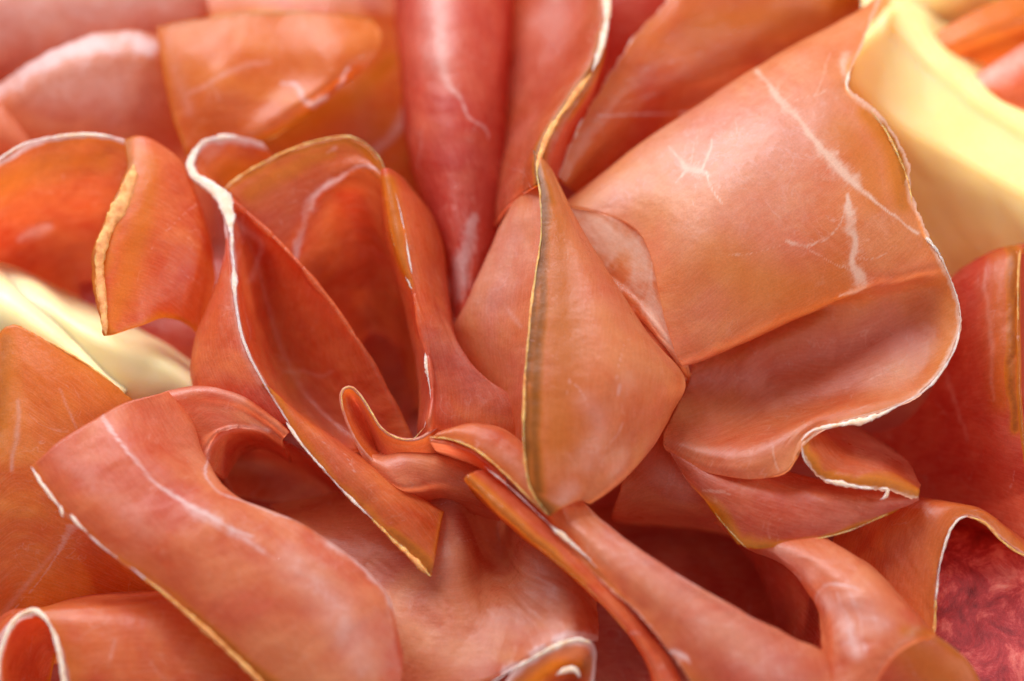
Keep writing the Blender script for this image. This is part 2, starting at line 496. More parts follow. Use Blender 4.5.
slice_('small plain orange slice end at the left frame side, above the rolled one', M_pink, (0, 150), [
    P([[(-90, 60, 190), (-40, 75, 195), (0, 104, 195), (30, 140, 188)],
       [(-90, 100, 185), (-40, 115, 190), (-5, 135, 190), (22, 155, 180)],
       [(-90, 160, 130), (-40, 160, 140), (-5, 170, 150), (20, 185, 140)]])])

slice_('amber slice behind the translucent flap, left of the upright red fold', M_orange, (330, 90), [
    P([[(195, -80, 130), (255, -80, 145), (330, -80, 145), (402, -80, 110)],
       [(205, -10, 145), (265, -10, 155), (335, -10, 155), (400, -5, 120)],
       [(222, 70, 130), (290, 75, 145), (352, 80, 155), (410, 90, 120)],
       [(245, 165, 100), (310, 165, 120), (372, 165, 130), (428, 175, 100)],
       [(270, 260, 40), (330, 260, 60), (395, 260, 60), (452, 265, 40)]],
      rind=[dict(l=[(250, 150, 16), (310, 118, 18), (365, 85, 16), (390, 60, 8)], k=.55)],
      pale=[dict(l=[(215, -5, 16), (300, -3, 14), (390, 0, 12)], k=.5), [(375, 150, 4), (395, 130, 5), (402, 110, 3)]])])

slice_('translucent amber flap with an ochre edge and a white nick, upper left', M_amber, (270, 80), [
    P([[(157, 28, 205), (185, 22, 212), (215, 17, 216), (270, 12, 220), (330, 13, 220), (374, 20, 208)],
       [(163, 68, 200), (188, 62, 216), (220, 55, 226), (275, 50, 218), (335, 48, 230), (382, 40, 212)],
       [(172, 110, 188), (196, 104, 208), (224, 95, 222), (275, 88, 210), (330, 78, 226), (366, 66, 213)],
       [(184, 148, 185), (204, 142, 192), (228, 135, 200), (262, 124, 210), (295, 110, 215), (334, 94, 212)],
       [(192, 168, 175), (210, 160, 182), (230, 152, 190), (262, 141, 200), (290, 126, 205), (324, 103, 205)]],
      rag=2, rim_rind=(7, .8), rimend_rind=(10, .7), riml_rind=(5, .5), ragend=2,
      pale=[dict(l=[(172, 40, 7), (180, 80, 8), (188, 110, 6)], k=.3), dict(l=[(185, 95, 2), (230, 72, 3), (270, 60, 2)], k=.5)],
      fat=[[(283, 82, 1.5), (296, 84, 2), (302, 98, 2.5), (312, 103, 4), (324, 98, 3)], [(336, 84, 2), (348, 70, 1.5)]])],
    fats=[dict(l=[(302, 108, 212), (311, 104, 214), (322, 99, 213), (331, 90, 213), (341, 78, 213), (351, 68, 214)], r=1.6)],
    golds=[dict(l=[(264, 142, 201), (285, 129, 205), (302, 115, 208)], r=1.5), dict(l=[(158, 28, 206), (190, 22, 212), (240, 13, 219), (300, 12, 221), (350, 15, 215)], r=1.0)])

# upright pink-red fold
slice_('upright blurred red fold with a pale vein, top centre, left of the tall petal', M_deep, (450, 120), [
    P([[(392, -80, 90), (394, 0, 90), (398, 60, 90), (404, 120, 90), (415, 175, 90), (432, 225, 80), (448, 275, 70), (458, 325, 60)],
       [(398, -80, 175), (401, 0, 185), (405, 60, 190), (410, 120, 190), (420, 170, 185), (436, 218, 172), (450, 268, 160), (457, 318, 150)],
       [(428, -80, 218), (430, 0, 228), (434, 60, 233), (438, 120, 230), (445, 170, 224), (452, 220, 216), (460, 265, 205), (462, 315, 190)],
       [(472, -80, 218), (474, 0, 228), (474, 60, 233), (474, 120, 230), (478, 170, 222), (478, 215, 212), (475, 260, 200), (470, 300, 190)],
       [(512, -80, 180), (508, 0, 188), (505, 60, 190), (502, 120, 188), (502, 170, 180), (500, 215, 168), (490, 250, 160), (478, 290, 155)],
       [(518, -80, 90), (514, 0, 90), (511, 60, 90), (508, 120, 90), (508, 170, 90), (506, 215, 80), (496, 255, 80), (482, 300, 70)]],
      pale=[[(440, 0, 12), (442, 50, 9), (448, 85, 4), (458, 100, 2)], dict(l=[(435, 0, 20), (440, 60, 18)], k=.5)],
      fat=[dict(l=[(446, 85, 1), (460, 103, 3), (470, 118, 2.2), (484, 126, 3), (486, 136, 1.5)], k=.6),
           dict(l=[(475, 215, 6), (464, 250, 14), (458, 285, 12), (455, 310, 8)], k=.75)])])

slice_('dark red slice glimpsed right of the white-tipped petal edge at the top', M_deep, (640, 20), [
    P([[(590, -80, 130), (650, -80, 140), (720, -80, 130)], [(590, 0, 140), (640, -5, 150), (700, -10, 140)],
       [(575, 70, 110), (620, 70, 115), (680, 60, 110)], [(555, 150, 60), (600, 150, 60), (650, 150, 60)]])])

# ------------------------------------------------------------------ upper right broad slice behind
slice_('broad orange-brown slice curving behind the large pale petal, upper right', M_red, (700, 60), [
    P([[(690, -80, 215), (668, -5, 228), (640, 30, 236), (613, 68, 242), (590, 105, 242), (570, 142, 240), (556, 175, 235)],
       [(705, -80, 222), (690, 0, 228), (662, 42, 232), (632, 84, 234), (608, 118, 233), (585, 152, 230), (566, 185, 225)],
       [(760, -80, 205), (738, 10, 205), (700, 58, 205), (665, 98, 205), (630, 132, 205), (605, 165, 200), (580, 195, 190)],
       [(830, -80, 180), (805, 15, 175), (765, 60, 172), (715, 100, 168), (672, 135, 162), (635, 170, 155), (600, 205, 145)],
       [(930, -80, 110), (890, 20, 105), (840, 70, 100), (775, 115, 95), (715, 150, 90), (668, 185, 85), (620, 220, 80)]],
      rag=3.5, rim=(4, .5), rim_rind=(16, .25),
      fat=[dict(l=[(597, 116, 1.5), (640, 113, 2.2), (700, 115, 2.5), (740, 112, 1.5)], k=.7), dict(l=[(640, 72, 1.2), (665, 62, 2), (700, 52, 1.5)], k=.45)],
      rind=[dict(l=[(700, 30, 30), (790, 10, 30), (860, -20, 25)], k=.45)])],
    fats=[dict(l=[(634, 36, 238), (629, 46, 239), (624, 56, 240)], r=1.6), dict(l=[(583, 118, 243), (578, 128, 242), (574, 140, 241)], r=1.5)])

# ------------------------------------------------------------------ cheese
def cheese(label, mat, rows, thick=30, group='cheese slices'):
    SEED[0] += 1
    g = Geo()
    patch(g, rows, thick=thick, wave=1.2, step=5)
    o = g.build('cheese_slice', mat)
    o['label'] = label; o['category'] = 'cheese'
    o['group'] = group
    return o


cheese('thick yellow cheese slice with a bright rounded edge, upper right', M_cheese, [
    [(850, -60, 90), (905, -20, 90), (965, 40, 90), (1030, 90, 90), (1110, 140, 90)],
    [(862, -30, 168), (910, 28, 180), (965, 78, 186), (1030, 122, 190), (1110, 175, 190)],
    [(862, 10, 178), (905, 60, 186), (960, 108, 191), (1030, 154, 195), (1110, 204, 195)],
    [(852, 66, 188), (892, 110, 198), (954, 148, 204), (1030, 192, 208), (1110, 240, 208)],
    [(850, 84, 186), (890, 126, 195), (954, 162, 200), (1030, 204, 204), (1110, 252, 204)],
    [(852, 128, 160), (898, 166, 170), (960, 198, 176), (1030, 236, 180), (1110, 284, 180)],
    [(855, 180, 128), (905, 210, 138), (965, 240, 142), (1030, 274, 146), (1110, 320, 146)],
    [(862, 270, 70), (910, 290, 75), (970, 320, 80), (1030, 345, 84), (1110, 395, 80)]], thick=14)
cheese('blurred yellow cheese slice behind the thick one, at the top right corner', M_cheese, [
    [(880, -120, 90), (950, -120, 100), (1040, -120, 90)],
    [(880, -40, 120), (940, -45, 130), (1020, -60, 130)],
    [(885, 10, 120), (925, 5, 130), (990, -25, 135)],
    [(895, 60, 60), (925, 48, 60), (1010, 10, 60)]], thick=20)
slice_('orange slice end leaning between the two cheeses, top right corner', M_orange, (980, 30), [
    P([[(915, 55, 150), (935, 35, 175), (975, 12, 185), (1030, -12, 185), (1100, -30, 185)],
       [(925, 70, 150), (950, 55, 175), (990, 38, 185), (1040, 20, 185), (1100, 0, 185)],
       [(940, 110, 80), (965, 100, 90), (1000, 85, 95), (1050, 65, 95), (1100, 50, 95)]],
      rind=[dict(l=[(940, 30, 12), (1000, 5, 25), (1060, -10, 30)], k=.5)])])
slice_('pinkish slice end resting on the thick cheese at the right frame side, top', M_red, (1000, 90), [
    P([[(945, 92, 150), (968, 80, 185), (1000, 60, 200), (1040, 35, 205), (1100, 10, 205)],
       [(955, 105, 160), (985, 98, 190), (1015, 95, 202), (1050, 80, 205), (1100, 60, 205)],
       [(970, 130, 120), (1000, 130, 150), (1030, 140, 170), (1070, 135, 175), (1110, 120, 170)]],
      pale=[[(975, 82, 9), (1020, 60, 12), (1060, 40, 10)]])])

cheese('pale cheese slice with a slanted edge leaning on the orange slice, left', M_cheese2, [
    [(-80, 235, 60), (-20, 250, 70), (40, 290, 80), (90, 340, 80), (150, 380, 60)],
    [(-80, 250, 175), (-15, 276, 185), (34, 304, 190), (78, 348, 190), (128, 392, 180)],
    [(-80, 300, 200), (-20, 306, 206), (15, 322, 208), (60, 352, 208), (112, 398, 195)],
    [(-80, 380, 140), (-30, 380, 140), (10, 390, 140), (60, 410, 130), (120, 430, 120)]], thick=10)
cheese('cream cheese slice behind the pale one, curving down into the pink folds, left', M_cheese2, [
    [(-60, 230, 60), (0, 260, 70), (60, 290, 70), (130, 320, 60), (210, 370, 50)],
    [(-60, 268, 160), (0, 285, 182), (38, 291, 188), (78, 320, 192), (120, 338, 192), (160, 354, 186), (200, 384, 170)],
    [(-60, 320, 175), (0, 325, 190), (48, 330, 196), (90, 352, 200), (128, 368, 202), (168, 383, 196), (206, 406, 178)],
    [(-60, 400, 100), (0, 400, 100), (60, 410, 130), (100, 420, 150), (140, 430, 150), (180, 440, 140), (215, 450, 120)]], thick=8)

# ------------------------------------------------------------------ left rolled slice
slice_('orange slice rolled over at the left, a thick golden rind edge hanging from its fold', M_red, (90, 230), [
    P([[(-80, 200, 235), (0, 162, 245), (28, 144, 250), (62, 137, 252), (98, 136, 252), (128, 142, 252), (140, 160, 240)],
       [(-80, 230, 200), (-5, 200, 205), (30, 180, 212), (65, 175, 214), (98, 172, 214), (124, 178, 215), (138, 190, 220)],
       [(-80, 280, 130), (0, 255, 130), (40, 245, 130), (75, 240, 130), (105, 235, 135), (128, 238, 145), (145, 245, 155)],
       [(-80, 350, 60), (0, 330, 60), (50, 330, 60), (90, 330, 60), (120, 325, 60), (150, 330, 65), (180, 340, 70)]],
      rag=1.5, rim=(6, .95), fat=[dict(l=[(0, 158, 5), (25, 143, 6), (50, 138, 4)], k=.9)],
      rind=[dict(l=[(0, 185, 18), (40, 165, 18), (100, 158, 14)], k=.35)], pale=[dict(l=[(20, 240, 3), (35, 233, 5), (50, 228, 3)], k=.6)]),
    P([[(124, 141, 252), (137, 137, 256), (152, 141, 254), (172, 155, 246), (188, 178, 230), (198, 205, 195)],
       [(128, 168, 260), (138, 168, 264), (155, 172, 262), (178, 185, 250), (198, 210, 230), (208, 235, 185)],
       [(112, 205, 264), (125, 208, 268), (150, 212, 264), (180, 225, 250), (202, 250, 226), (213, 270, 175)],
       [(95, 245, 264), (110, 248, 266), (140, 255, 260), (175, 265, 245), (200, 285, 220), (212, 300, 165)],
       [(92, 280, 258), (106, 288, 260), (135, 292, 254), (168, 300, 236), (192, 314, 210), (205, 328, 165)],
       [(103, 336, 250), (116, 334, 250), (138, 327, 242), (163, 318, 226), (186, 324, 200), (200, 338, 150)]],
      ragl=2, riml_rind=(22, .9), rimend_rind=(8, .5), rind=[dict(l=[(135, 150, 10), (150, 180, 12), (130, 260, 16), (112, 320, 12)], k=.45)])],
    fats=[dict(l=[(-10, 166, 246), (10, 152, 249), (30, 142, 252), (60, 136, 254), (90, 134.5, 254), (115, 137, 254)], r=2.0, amp=.3)],
    golds=[dict(l=[(134, 163, 266, 2), (131, 180, 268, 7), (122, 202, 270, 9), (110, 226, 270, 8), (101, 250, 269, 9), (100, 278, 265, 7.5), (103, 305, 260, 5), (106, 335, 254, 3)], amp=.2, flat=.35)])
slice_('dark mauve slice in the hollow under the golden-edged fold, above the cheese', M_deep, (150, 340), [
    P([[(80, 260, 90), (130, 260, 95), (190, 260, 95), (240, 260, 95)], [(80, 320, 100), (130, 330, 105), (190, 340, 110), (250, 350, 110)],
       [(80, 420, 60), (140, 420, 60), (200, 430, 60), (260, 440, 60)]])])

# ------------------------------------------------------------------ lower left orange slice
slice_('glowing orange slice with an ochre corner, propped against the cheese at lower left', M_orange, (50, 460), [
    P([[(-80, 420, 215), (-35, 385, 225), (-10, 352, 230), (12, 325, 236), (55, 346, 235), (95, 370, 228), (130, 398, 218), (165, 432, 195)],
       [(-80, 460, 218), (-35, 440, 222), (-12, 415, 228), (15, 400, 232), (50, 405, 232), (85, 420, 224), (115, 440, 212), (145, 470, 190)],
       [(-80, 540, 205), (-40, 530, 208), (-15, 520, 210), (20, 510, 212), (60, 515, 208), (95, 530, 200), (130, 550, 185), (165, 575, 165)],
       [(-80, 650, 150), (-40, 635, 155), (-15, 622, 158), (22, 612, 158), (70, 605, 150), (110, 605, 142), (150, 610, 130), (190, 620, 120)],
       [(-80, 700, 60), (-40, 690, 60), (-15, 680, 60), (22, 670, 60), (70, 660, 60), (110, 660, 60), (150, 660, 60), (190, 670, 60)]],
      rag=1.5, rim_rind=(4, .6), rind=[dict(l=[(5, 340, 12), (2, 380, 14), (-5, 440, 16)], k=.8), dict(l=[(15, 355, 8), (14, 400, 10), (12, 450, 7)], k=.3)],  # ochre at the left: partly its own colour, partly painted glow
      fat=[dict(l=[(70, 528, 8), (64, 540, 5), (58, 552, 2), (40, 580, 1), (15, 610, 1)], k=.55)],
      pale=[dict(l=[(18, 400, 2), (16, 440, 3), (12, 470, 2)], k=.7), dict(l=[(60, 390, 1.5), (75, 430, 1.2)], k=.5), dict(l=[(60, 545, 2), (30, 580, 3), (0, 620, 4)], k=.35)])],
    golds=[dict(l=[(12, 325, 238), (35, 335, 238), (60, 348, 237), (95, 370, 230), (125, 394, 221)], r=1.2)])

# ------------------------------------------------------------------ bottom left tube slice
slice_('slice rolled into a tube with a white fat mouth, bottom left corner', M_red, (120, 650), [
    P([[(34, 611, 150), (70, 600, 150), (120, 592, 150), (190, 592, 150), (260, 600, 150)],
       [(29, 613, 228), (80, 607, 226), (115, 604, 222), (170, 598, 212), (240, 600, 195)],
       [(42, 617, 240), (92, 613, 240), (130, 612, 236), (185, 608, 222), (250, 612, 200)],
       [(54, 634, 242), (104, 630, 245), (145, 632, 240), (200, 630, 226), (262, 634, 205)],
       [(64, 668, 238), (115, 665, 242), (155, 668, 236), (210, 668, 222), (272, 672, 200)],
       [(74, 740, 225), (122, 740, 228), (160, 740, 222), (215, 740, 210), (275, 740, 190)]],
      riml=(5, 1), riml_rind=(26, .35), pale=[dict(l=[(115, 640, 1.5), (110, 660, 1.2)], k=.5)]),
    P([[(32, 612, 236), (16, 619, 234), (4, 640, 228), (-4, 670, 222), (-8, 740, 210)],
       [(45, 622, 205), (34, 635, 195), (26, 655, 185), (22, 680, 180), (20, 740, 165)],
       [(58, 650, 170), (52, 665, 150), (48, 685, 140), (46, 700, 140), (46, 745, 130)]],
      rim=(11, 1), rimend_rind=(14, .6)),
    P([[(32, 612, 236), (16, 617, 234), (2, 636, 228), (-8, 665, 220), (-16, 740, 205)],
       [(26, 608, 200), (8, 612, 190), (-14, 634, 180), (-28, 665, 170), (-40, 740, 160)]], rim=(9, 1))],
    fats=[dict(l=[(-7, 740, 213), (-3, 672, 225), (4, 641, 231), (16, 619, 237), (31, 611, 241), (44, 617, 243), (54, 634, 245), (62, 668, 241), (70, 740, 228)], r=3.6, amp=.28)])

# ------------------------------------------------------------------ big band, left front
slice_('broad pink band at lower left crossed by a white vein, lower edge chipped white', M_pink, (200, 530), [
    P([[(31, 467, 266), (60, 508, 268), (100, 545, 268), (150, 582, 266), (200, 625, 260), (258, 678, 248), (310, 730, 235)],
       [(45, 455, 276), (78, 500, 280), (120, 535, 280), (170, 570, 278), (220, 614, 270), (278, 668, 256), (330, 720, 242)],
       [(62, 440, 281), (108, 483, 286), (150, 518, 286), (198, 555, 284), (250, 600, 276), (306, 652, 264), (350, 715, 248)],
       [(95, 420, 280), (140, 455, 282), (180, 492, 281), (228, 526, 280), (284, 568, 276), (342, 625, 264), (382, 705, 246)],
       [(126, 403, 270), (164, 436, 264), (196, 474, 262), (242, 508, 266), (308, 545, 266), (370, 596, 258), (398, 690, 240)],
       [(166, 393, 255), (190, 420, 244), (204, 458, 240), (233, 498, 246), (310, 530, 250), (380, 586, 246), (401, 650, 228), ],
       [(150, 400, 190), (172, 430, 180), (190, 466, 160), (222, 516, 170), (298, 552, 172), (365, 602, 172), (388, 662, 160)]],
      rag=2, rim=(3.5, .5), rim_rind=(9, .45), rind=[[(190, 612, 4), (225, 642, 6), (262, 676, 8), (300, 715, 8)], dict(l=[(120, 555, 4), (160, 585, 5), (200, 618, 6)], k=.55)],
      fat=[[(102, 414, 2.2), (108, 425, 2.6), (118, 440, 1.8), (138, 464, 2.2), (160, 484, 2.2), (182, 500, 3), (200, 512, 5), (225, 526, 4), (250, 538, 2.5)],
           dict(l=[(182, 500, 3), (195, 514, 8), (220, 528, 8), (250, 545, 6), (275, 560, 3)], k=.6),
           dict(l=[(204, 458, 2), (206, 474, 2.2), (222, 492, 2), (250, 506, 2.2), (290, 520, 3.5), (320, 535, 5), (345, 552, 6), (365, 572, 4), (385, 595, 3), (397, 620, 2)], k=.75)],
      pale=[dict(l=[(60, 455, 10), (100, 490, 14), (150, 530, 14)], k=.35), dict(l=[(290, 560, 16), (330, 600, 22), (360, 660, 18)], k=.65)]),  # second pale patch is sheen at the lower right, painted as colour
    # top of the band running behind the hollow
    P([[(150, 402, 200), (175, 392, 200), (205, 387, 200), (240, 394, 200), (268, 412, 200), (290, 432, 200)],
       [(150, 402, 250), (172, 393, 248), (205, 388, 256), (238, 396, 254), (264, 413, 247), (288, 433, 238)],
       [(166, 412, 240), (186, 409, 246), (207, 406, 252), (234, 410, 250), (258, 420, 244), (284, 438, 234)],
       [(194, 440, 234), (206, 433, 240), (218, 428, 246), (236, 424, 246), (258, 428, 240), (282, 442, 230)],
       [(204, 462, 228), (211, 446, 236), (221, 434, 240), (238, 430, 236), (260, 434, 224), (284, 448, 214)],
       [(225, 480, 170), (232, 465, 160), (244, 452, 150), (256, 448, 150), (272, 452, 150), (292, 462, 150)]],
      pale=[dict(l=[(165, 395, 3), (205, 390, 4), (245, 400, 3)], k=.5), dict(l=[(206, 460, 2.5), (209, 446, 2.5), (222, 433, 2.5), (245, 428, 2.5), (270, 430, 2)], k=.85)]),
    P([[(212, 440, 170), (235, 432, 175), (262, 434, 175), (300, 450, 165), (350, 490, 150)],
       [(218, 465, 110), (245, 460, 95), (275, 462, 90), (315, 480, 90), (360, 520, 90)],
       [(235, 495, 110), (260, 500, 80), (290, 505, 70), (325, 520, 70), (365, 550, 80)]])],
    fats=[dict(l=[(31, 467, 270), (40, 481, 272), (50, 495, 272), (58, 505, 272), (61, 509, 272, 4), (63, 517, 272, 3)], r=2.0, amp=.35),
          dict(l=[(70, 514, 272, 2.5), (78, 524, 272, 3.2), (88, 533, 271, 1.5)], amp=.3),
          dict(l=[(88, 534, 270), (105, 549, 270), (128, 565, 269), (150, 583, 268)], r=1.1)],
    golds=[dict(l=[(140, 576, 268, 1.2), (160, 590, 268, 2.0), (200, 625, 263, 3.0), (235, 657, 256, 3.6), (258, 679, 251, 3.6), (310, 730, 238, 3.6)], amp=.25)])

# ------------------------------------------------------------------ fat rimmed slice (left of centre)
slice_('long slice with a thick ragged white fat rim, ending in a pointed red tip', M_red, (300, 350), [
    P([[(262, 143, 215), (243, 138, 220), (225, 137, 226), (203, 143, 232), (190, 160, 238), (194, 178, 240), (212, 194, 242), (226, 212, 243)],
       [(272, 157, 205), (252, 153, 208), (234, 152, 212), (216, 160, 218), (208, 172, 222), (214, 186, 224), (228, 200, 225), (240, 215, 222)],
       [(290, 195, 160), (270, 197, 165), (252, 198, 170), (240, 200, 175), (234, 204, 180), (240, 212, 185), (248, 222, 180), (256, 232, 170)]],
      rim=(13, .95), rind=[dict(l=[(280, 170, 20), (230, 175, 20)], k=.45)]),
    P([[(216, 196, 243), (224, 215, 244), (228, 242, 245), (232, 270, 248), (236, 305, 250), (245, 345, 250), (265, 385, 245), (290, 425, 236), (320, 458, 225)],
       [(221, 198, 238), (240, 225, 222), (254, 256, 196), (262, 290, 175), (270, 325, 160), (282, 362, 148), (302, 398, 140), (332, 430, 145), (352, 452, 165)],
       [(227, 199, 236), (260, 228, 226), (286, 262, 214), (305, 296, 204), (322, 330, 192), (338, 362, 180), (354, 394, 170), (372, 424, 165), (382, 450, 160)],
       [(232, 200, 234), (272, 235, 236), (306, 271, 234), (333, 304, 228), (353, 334, 218), (371, 362, 202), (386, 390, 190), (399, 414, 180), (410, 440, 168)],
       [(234, 206, 224), (274, 241, 220), (306, 278, 214), (332, 312, 206), (352, 342, 196), (369, 370, 182), (384, 398, 170), (397, 421, 160), (408, 446, 150)],
       [(236, 214, 180), (274, 250, 160), (303, 287, 145), (328, 322, 135), (348, 352, 125), (365, 380, 115), (380, 406, 105), (392, 428, 100), (402, 452, 95)]],
      rim=(9, .5), fat=[[(216, 196, 8), (225, 215, 8), (229, 235, 7), (231, 255, 4), (234, 280, 3)]],
      pale=[dict(l=[(240, 225, 4), (262, 245, 3), (250, 280, 3)], k=.5), dict(l=[(300, 372, 1.5), (320, 375, 2), (335, 372, 1.2)], k=.35)]),
    P([[(226, 238, 246), (231, 270, 249), (235, 305, 251), (244, 345, 251), (264, 385, 246), (289, 425, 237)],
       [(222, 268, 238), (218, 292, 238), (215, 322, 238), (218, 358, 236), (236, 393, 232), (266, 422, 226)],
       [(215, 292, 200), (204, 314, 202), (194, 342, 205), (192, 372, 202), (206, 402, 195), (244, 428, 194)],
       [(222, 300, 110), (212, 322, 105), (206, 350, 105), (206, 380, 105), (218, 410, 100), (250, 436, 100)]],
      pale=[dict(l=[(232, 280, 4), (236, 310, 5), (246, 350, 5), (262, 382, 4)], k=.6)]),
    P([[(262, 382, 247), (284, 418, 240), (303, 447, 234), (343, 491, 227), (392, 539, 217), (431, 577, 207)],
       [(264, 382, 247), (292, 414, 240), (324, 443, 237), (362, 481, 232), (408, 520, 222), (436, 552, 212)],
       [(266, 384, 245), (300, 416, 232), (340, 445, 225), (380, 476, 219), (418, 504, 212), (441, 524, 204)],
       [(268, 387, 238), (306, 421, 215), (352, 450, 205), (394, 480, 200), (426, 502, 194), (444, 513, 190)],
       [(270, 392, 200), (312, 430, 140), (362, 458, 130), (402, 486, 120), (430, 506, 110), (446, 518, 110)]],
      rag=2.5, rim_rind=(12, .65), rimr_rind=(7, .4), rim=(3, .5), rind=[[(390, 530, 4), (415, 552, 7), (432, 572, 9)]])],
    fats=[dict(l=[(243, 138, 222, 1.5), (225, 137, 228, 3), (203, 143, 234, 5), (191, 161, 240, 6), (195, 176, 243, 6), (209, 186, 246, 7), (222, 197, 248, 8), (229, 214, 249, 8), (231, 232, 250, 6.5), (232, 250, 251, 4), (234, 270, 253, 3.5), (236, 305, 254, 2.2), (245, 345, 254, 1.8), (265, 385, 249, 1.6), (290, 425, 240, 1.6)], amp=.3, flat=.25),
          dict(l=[(286, 422, 240), (303, 446, 237), (323, 469, 234), (345, 493, 229), (372, 519, 224)], r=1.7, amp=.6)],
    golds=[dict(l=[(370, 517, 224, 1.4), (392, 539, 220, 2.2), (415, 561, 215, 2.6), (431, 577, 210, 2.4)])])

# ------------------------------------------------------------------ centre cup slice
slice_('cupped slice left of centre, its thin rim arching over a dark hollow', M_red, (380, 300), [
    P([[(224, 188, 232), (250, 171, 238), (285, 153, 245), (320, 141, 250), (350, 138, 255), (372, 150, 258), (386, 172, 260)],
       [(240, 205, 226), (268, 188, 232), (298, 172, 238), (325, 158, 243), (350, 152, 248), (370, 160, 252), (386, 178, 256)],
       [(275, 258, 196), (290, 235, 206), (304, 212, 216), (320, 192, 226), (340, 177, 236), (363, 169, 246), (387, 184, 252)],
       [(292, 280, 150), (307, 254, 165), (321, 233, 175), (336, 215, 185), (353, 202, 195), (373, 198, 210), (393, 208, 225)],
       [(318, 330, 110), (330, 305, 115), (342, 284, 120), (356, 268, 125), (370, 258, 135), (386, 255, 155), (402, 256, 185)],
       [(345, 410, 25), (356, 395, 25), (366, 382, 25), (378, 370, 30), (392, 360, 40), (404, 350, 55), (415, 345, 85)],
       [(370, 480, 10), (375, 470, 10), (385, 455, 10), (395, 440, 10), (405, 425, 20), (415, 410, 30), (425, 400, 60)]],
      rag=2, rim_rind=(14, .75), rind=[dict(l=[(250, 195, 14), (290, 168, 12), (330, 152, 8)], k=.5)],
      fat=[dict(l=[(294, 262, 4), (300, 228, 6), (310, 202, 7), (328, 182, 6), (348, 171, 4), (368, 168, 3), (384, 176, 2)], k=.75), dict(l=[(325, 152, 3), (335, 147, 3)], k=.5)]),
    P([[(383, 200, 190), (385, 225, 190), (389, 250, 190), (398, 275, 190), (404, 300, 190), (410, 330, 190), (417, 362, 185), (420, 395, 180), (418, 425, 180), (420, 450, 150)],
       [(384, 172, 258), (387, 200, 258), (391, 227, 257), (397, 252, 255), (405, 274, 253), (412, 294, 250), (420, 326, 244), (428, 360, 238), (431, 396, 234), (427, 425, 232), (431, 450, 195)],
       [(388, 170, 262), (397, 198, 263), (404, 228, 262), (408, 252, 259), (413, 275, 255), (418, 296, 251), (426, 325, 246), (433, 358, 240), (439, 392, 234), (440, 425, 230), (446, 455, 190)],
       [(398, 177, 240), (413, 203, 243), (422, 235, 240), (427, 262, 238), (432, 290, 238), (439, 320, 236), (454, 352, 232), (474, 380, 226), (490, 408, 218), (500, 436, 205), (508, 465, 170)],
       [(405, 186, 190), (428, 213, 195), (440, 243, 198), (445, 273, 202), (449, 305, 208), (453, 338, 214), (476, 372, 216), (508, 395, 212), (530, 412, 205), (542, 440, 190), (548, 470, 160)],
       [(404, 200, 110), (426, 226, 110), (437, 256, 110), (442, 288, 115), (447, 322, 120), (451, 354, 125), (473, 389, 130), (504, 412, 130), (528, 428, 130), (542, 460, 120), (550, 500, 100)]],
      rind=[dict(l=[(387, 180, 7), (393, 215, 7), (400, 250, 6), (410, 285, 3)], k=.7)], pale=[dict(l=[(450, 345, 25), (490, 390, 30)], k=.3)]),
    # floor of the hollow
    P([[(330, 330, 60), (370, 330, 60), (420, 330, 60), (460, 340, 60)], [(330, 420, 30), (370, 430, 20), (420, 430, 20), (480, 430, 30)],
       [(340, 520, 60), (380, 520, 40), (430, 520, 40), (480, 520, 50)]]),
    P([[(440, 425, 229), (431, 433, 231), (414, 440, 229), (395, 437, 228), (380, 426, 231), (366, 403, 233), (353, 388, 235), (342, 391, 235), (343, 412, 231), (356, 440, 225), (376, 464, 218), (400, 483, 210)],
       [(460, 445, 195), (438, 455, 192), (416, 462, 190), (398, 460, 190), (384, 452, 190), (374, 432, 192), (364, 412, 195), (358, 408, 196), (362, 424, 198), (374, 448, 196), (392, 466, 190), (414, 482, 185)],
       [(470, 480, 120), (445, 490, 110), (420, 495, 110), (402, 490, 110), (392, 485, 110), (386, 470, 110), (380, 455, 110), (378, 450, 110), (384, 460, 110), (394, 475, 110), (408, 488, 110), (430, 500, 110)]],
      rag=1.5, rim=(2.5, .5))],
    fats=[dict(l=[(387, 172, 264), (397, 199, 265), (404, 229, 264), (408, 252, 261), (412, 274, 257)], r=1.3, amp=.3),
          dict(l=[(405, 276, 257), (410, 285, 257, 3.2), (413, 294, 253), (418, 320, 248), (426, 350, 242), (427, 365, 240, 2.6), (431, 395, 236), (429, 412, 234), (424, 428, 233)], r=1.5, amp=.6)],
    golds=[dict(l=[(225, 187, 234), (250, 170, 240), (285, 152, 247), (320, 140, 252), (350, 137, 257), (372, 149, 260), (385, 170, 262), (387, 200, 260), (391, 227, 259), (397, 252, 257)], r=1.4, amp=.45),
           dict(l=[(424, 428, 234), (412, 439, 231), (395, 437, 230), (380, 426, 233), (366, 403, 235), (353, 388, 237), (342, 391, 237), (343, 412, 233)], r=1.0, amp=.4)])

slice_('small curled slice end in the middle, beside the loop of the cupped slice', M_pink, (440, 470), [
    P([[(360, 440, 150), (385, 455, 150), (410, 465, 150), (440, 450, 150), (500, 450, 150)],
       [(355, 445, 205), (380, 458, 212), (405, 455, 215), (440, 458, 210), (500, 475, 195)],
       [(372, 466, 212), (392, 478, 220), (412, 478, 222), (444, 474, 215), (500, 490, 200)],
       [(388, 480, 200), (402, 490, 208), (416, 492, 210), (448, 490, 200), (500, 505, 185)],
       [(395, 495, 150), (410, 505, 150), (425, 508, 150), (450, 506, 150), (500, 520, 150)]])])

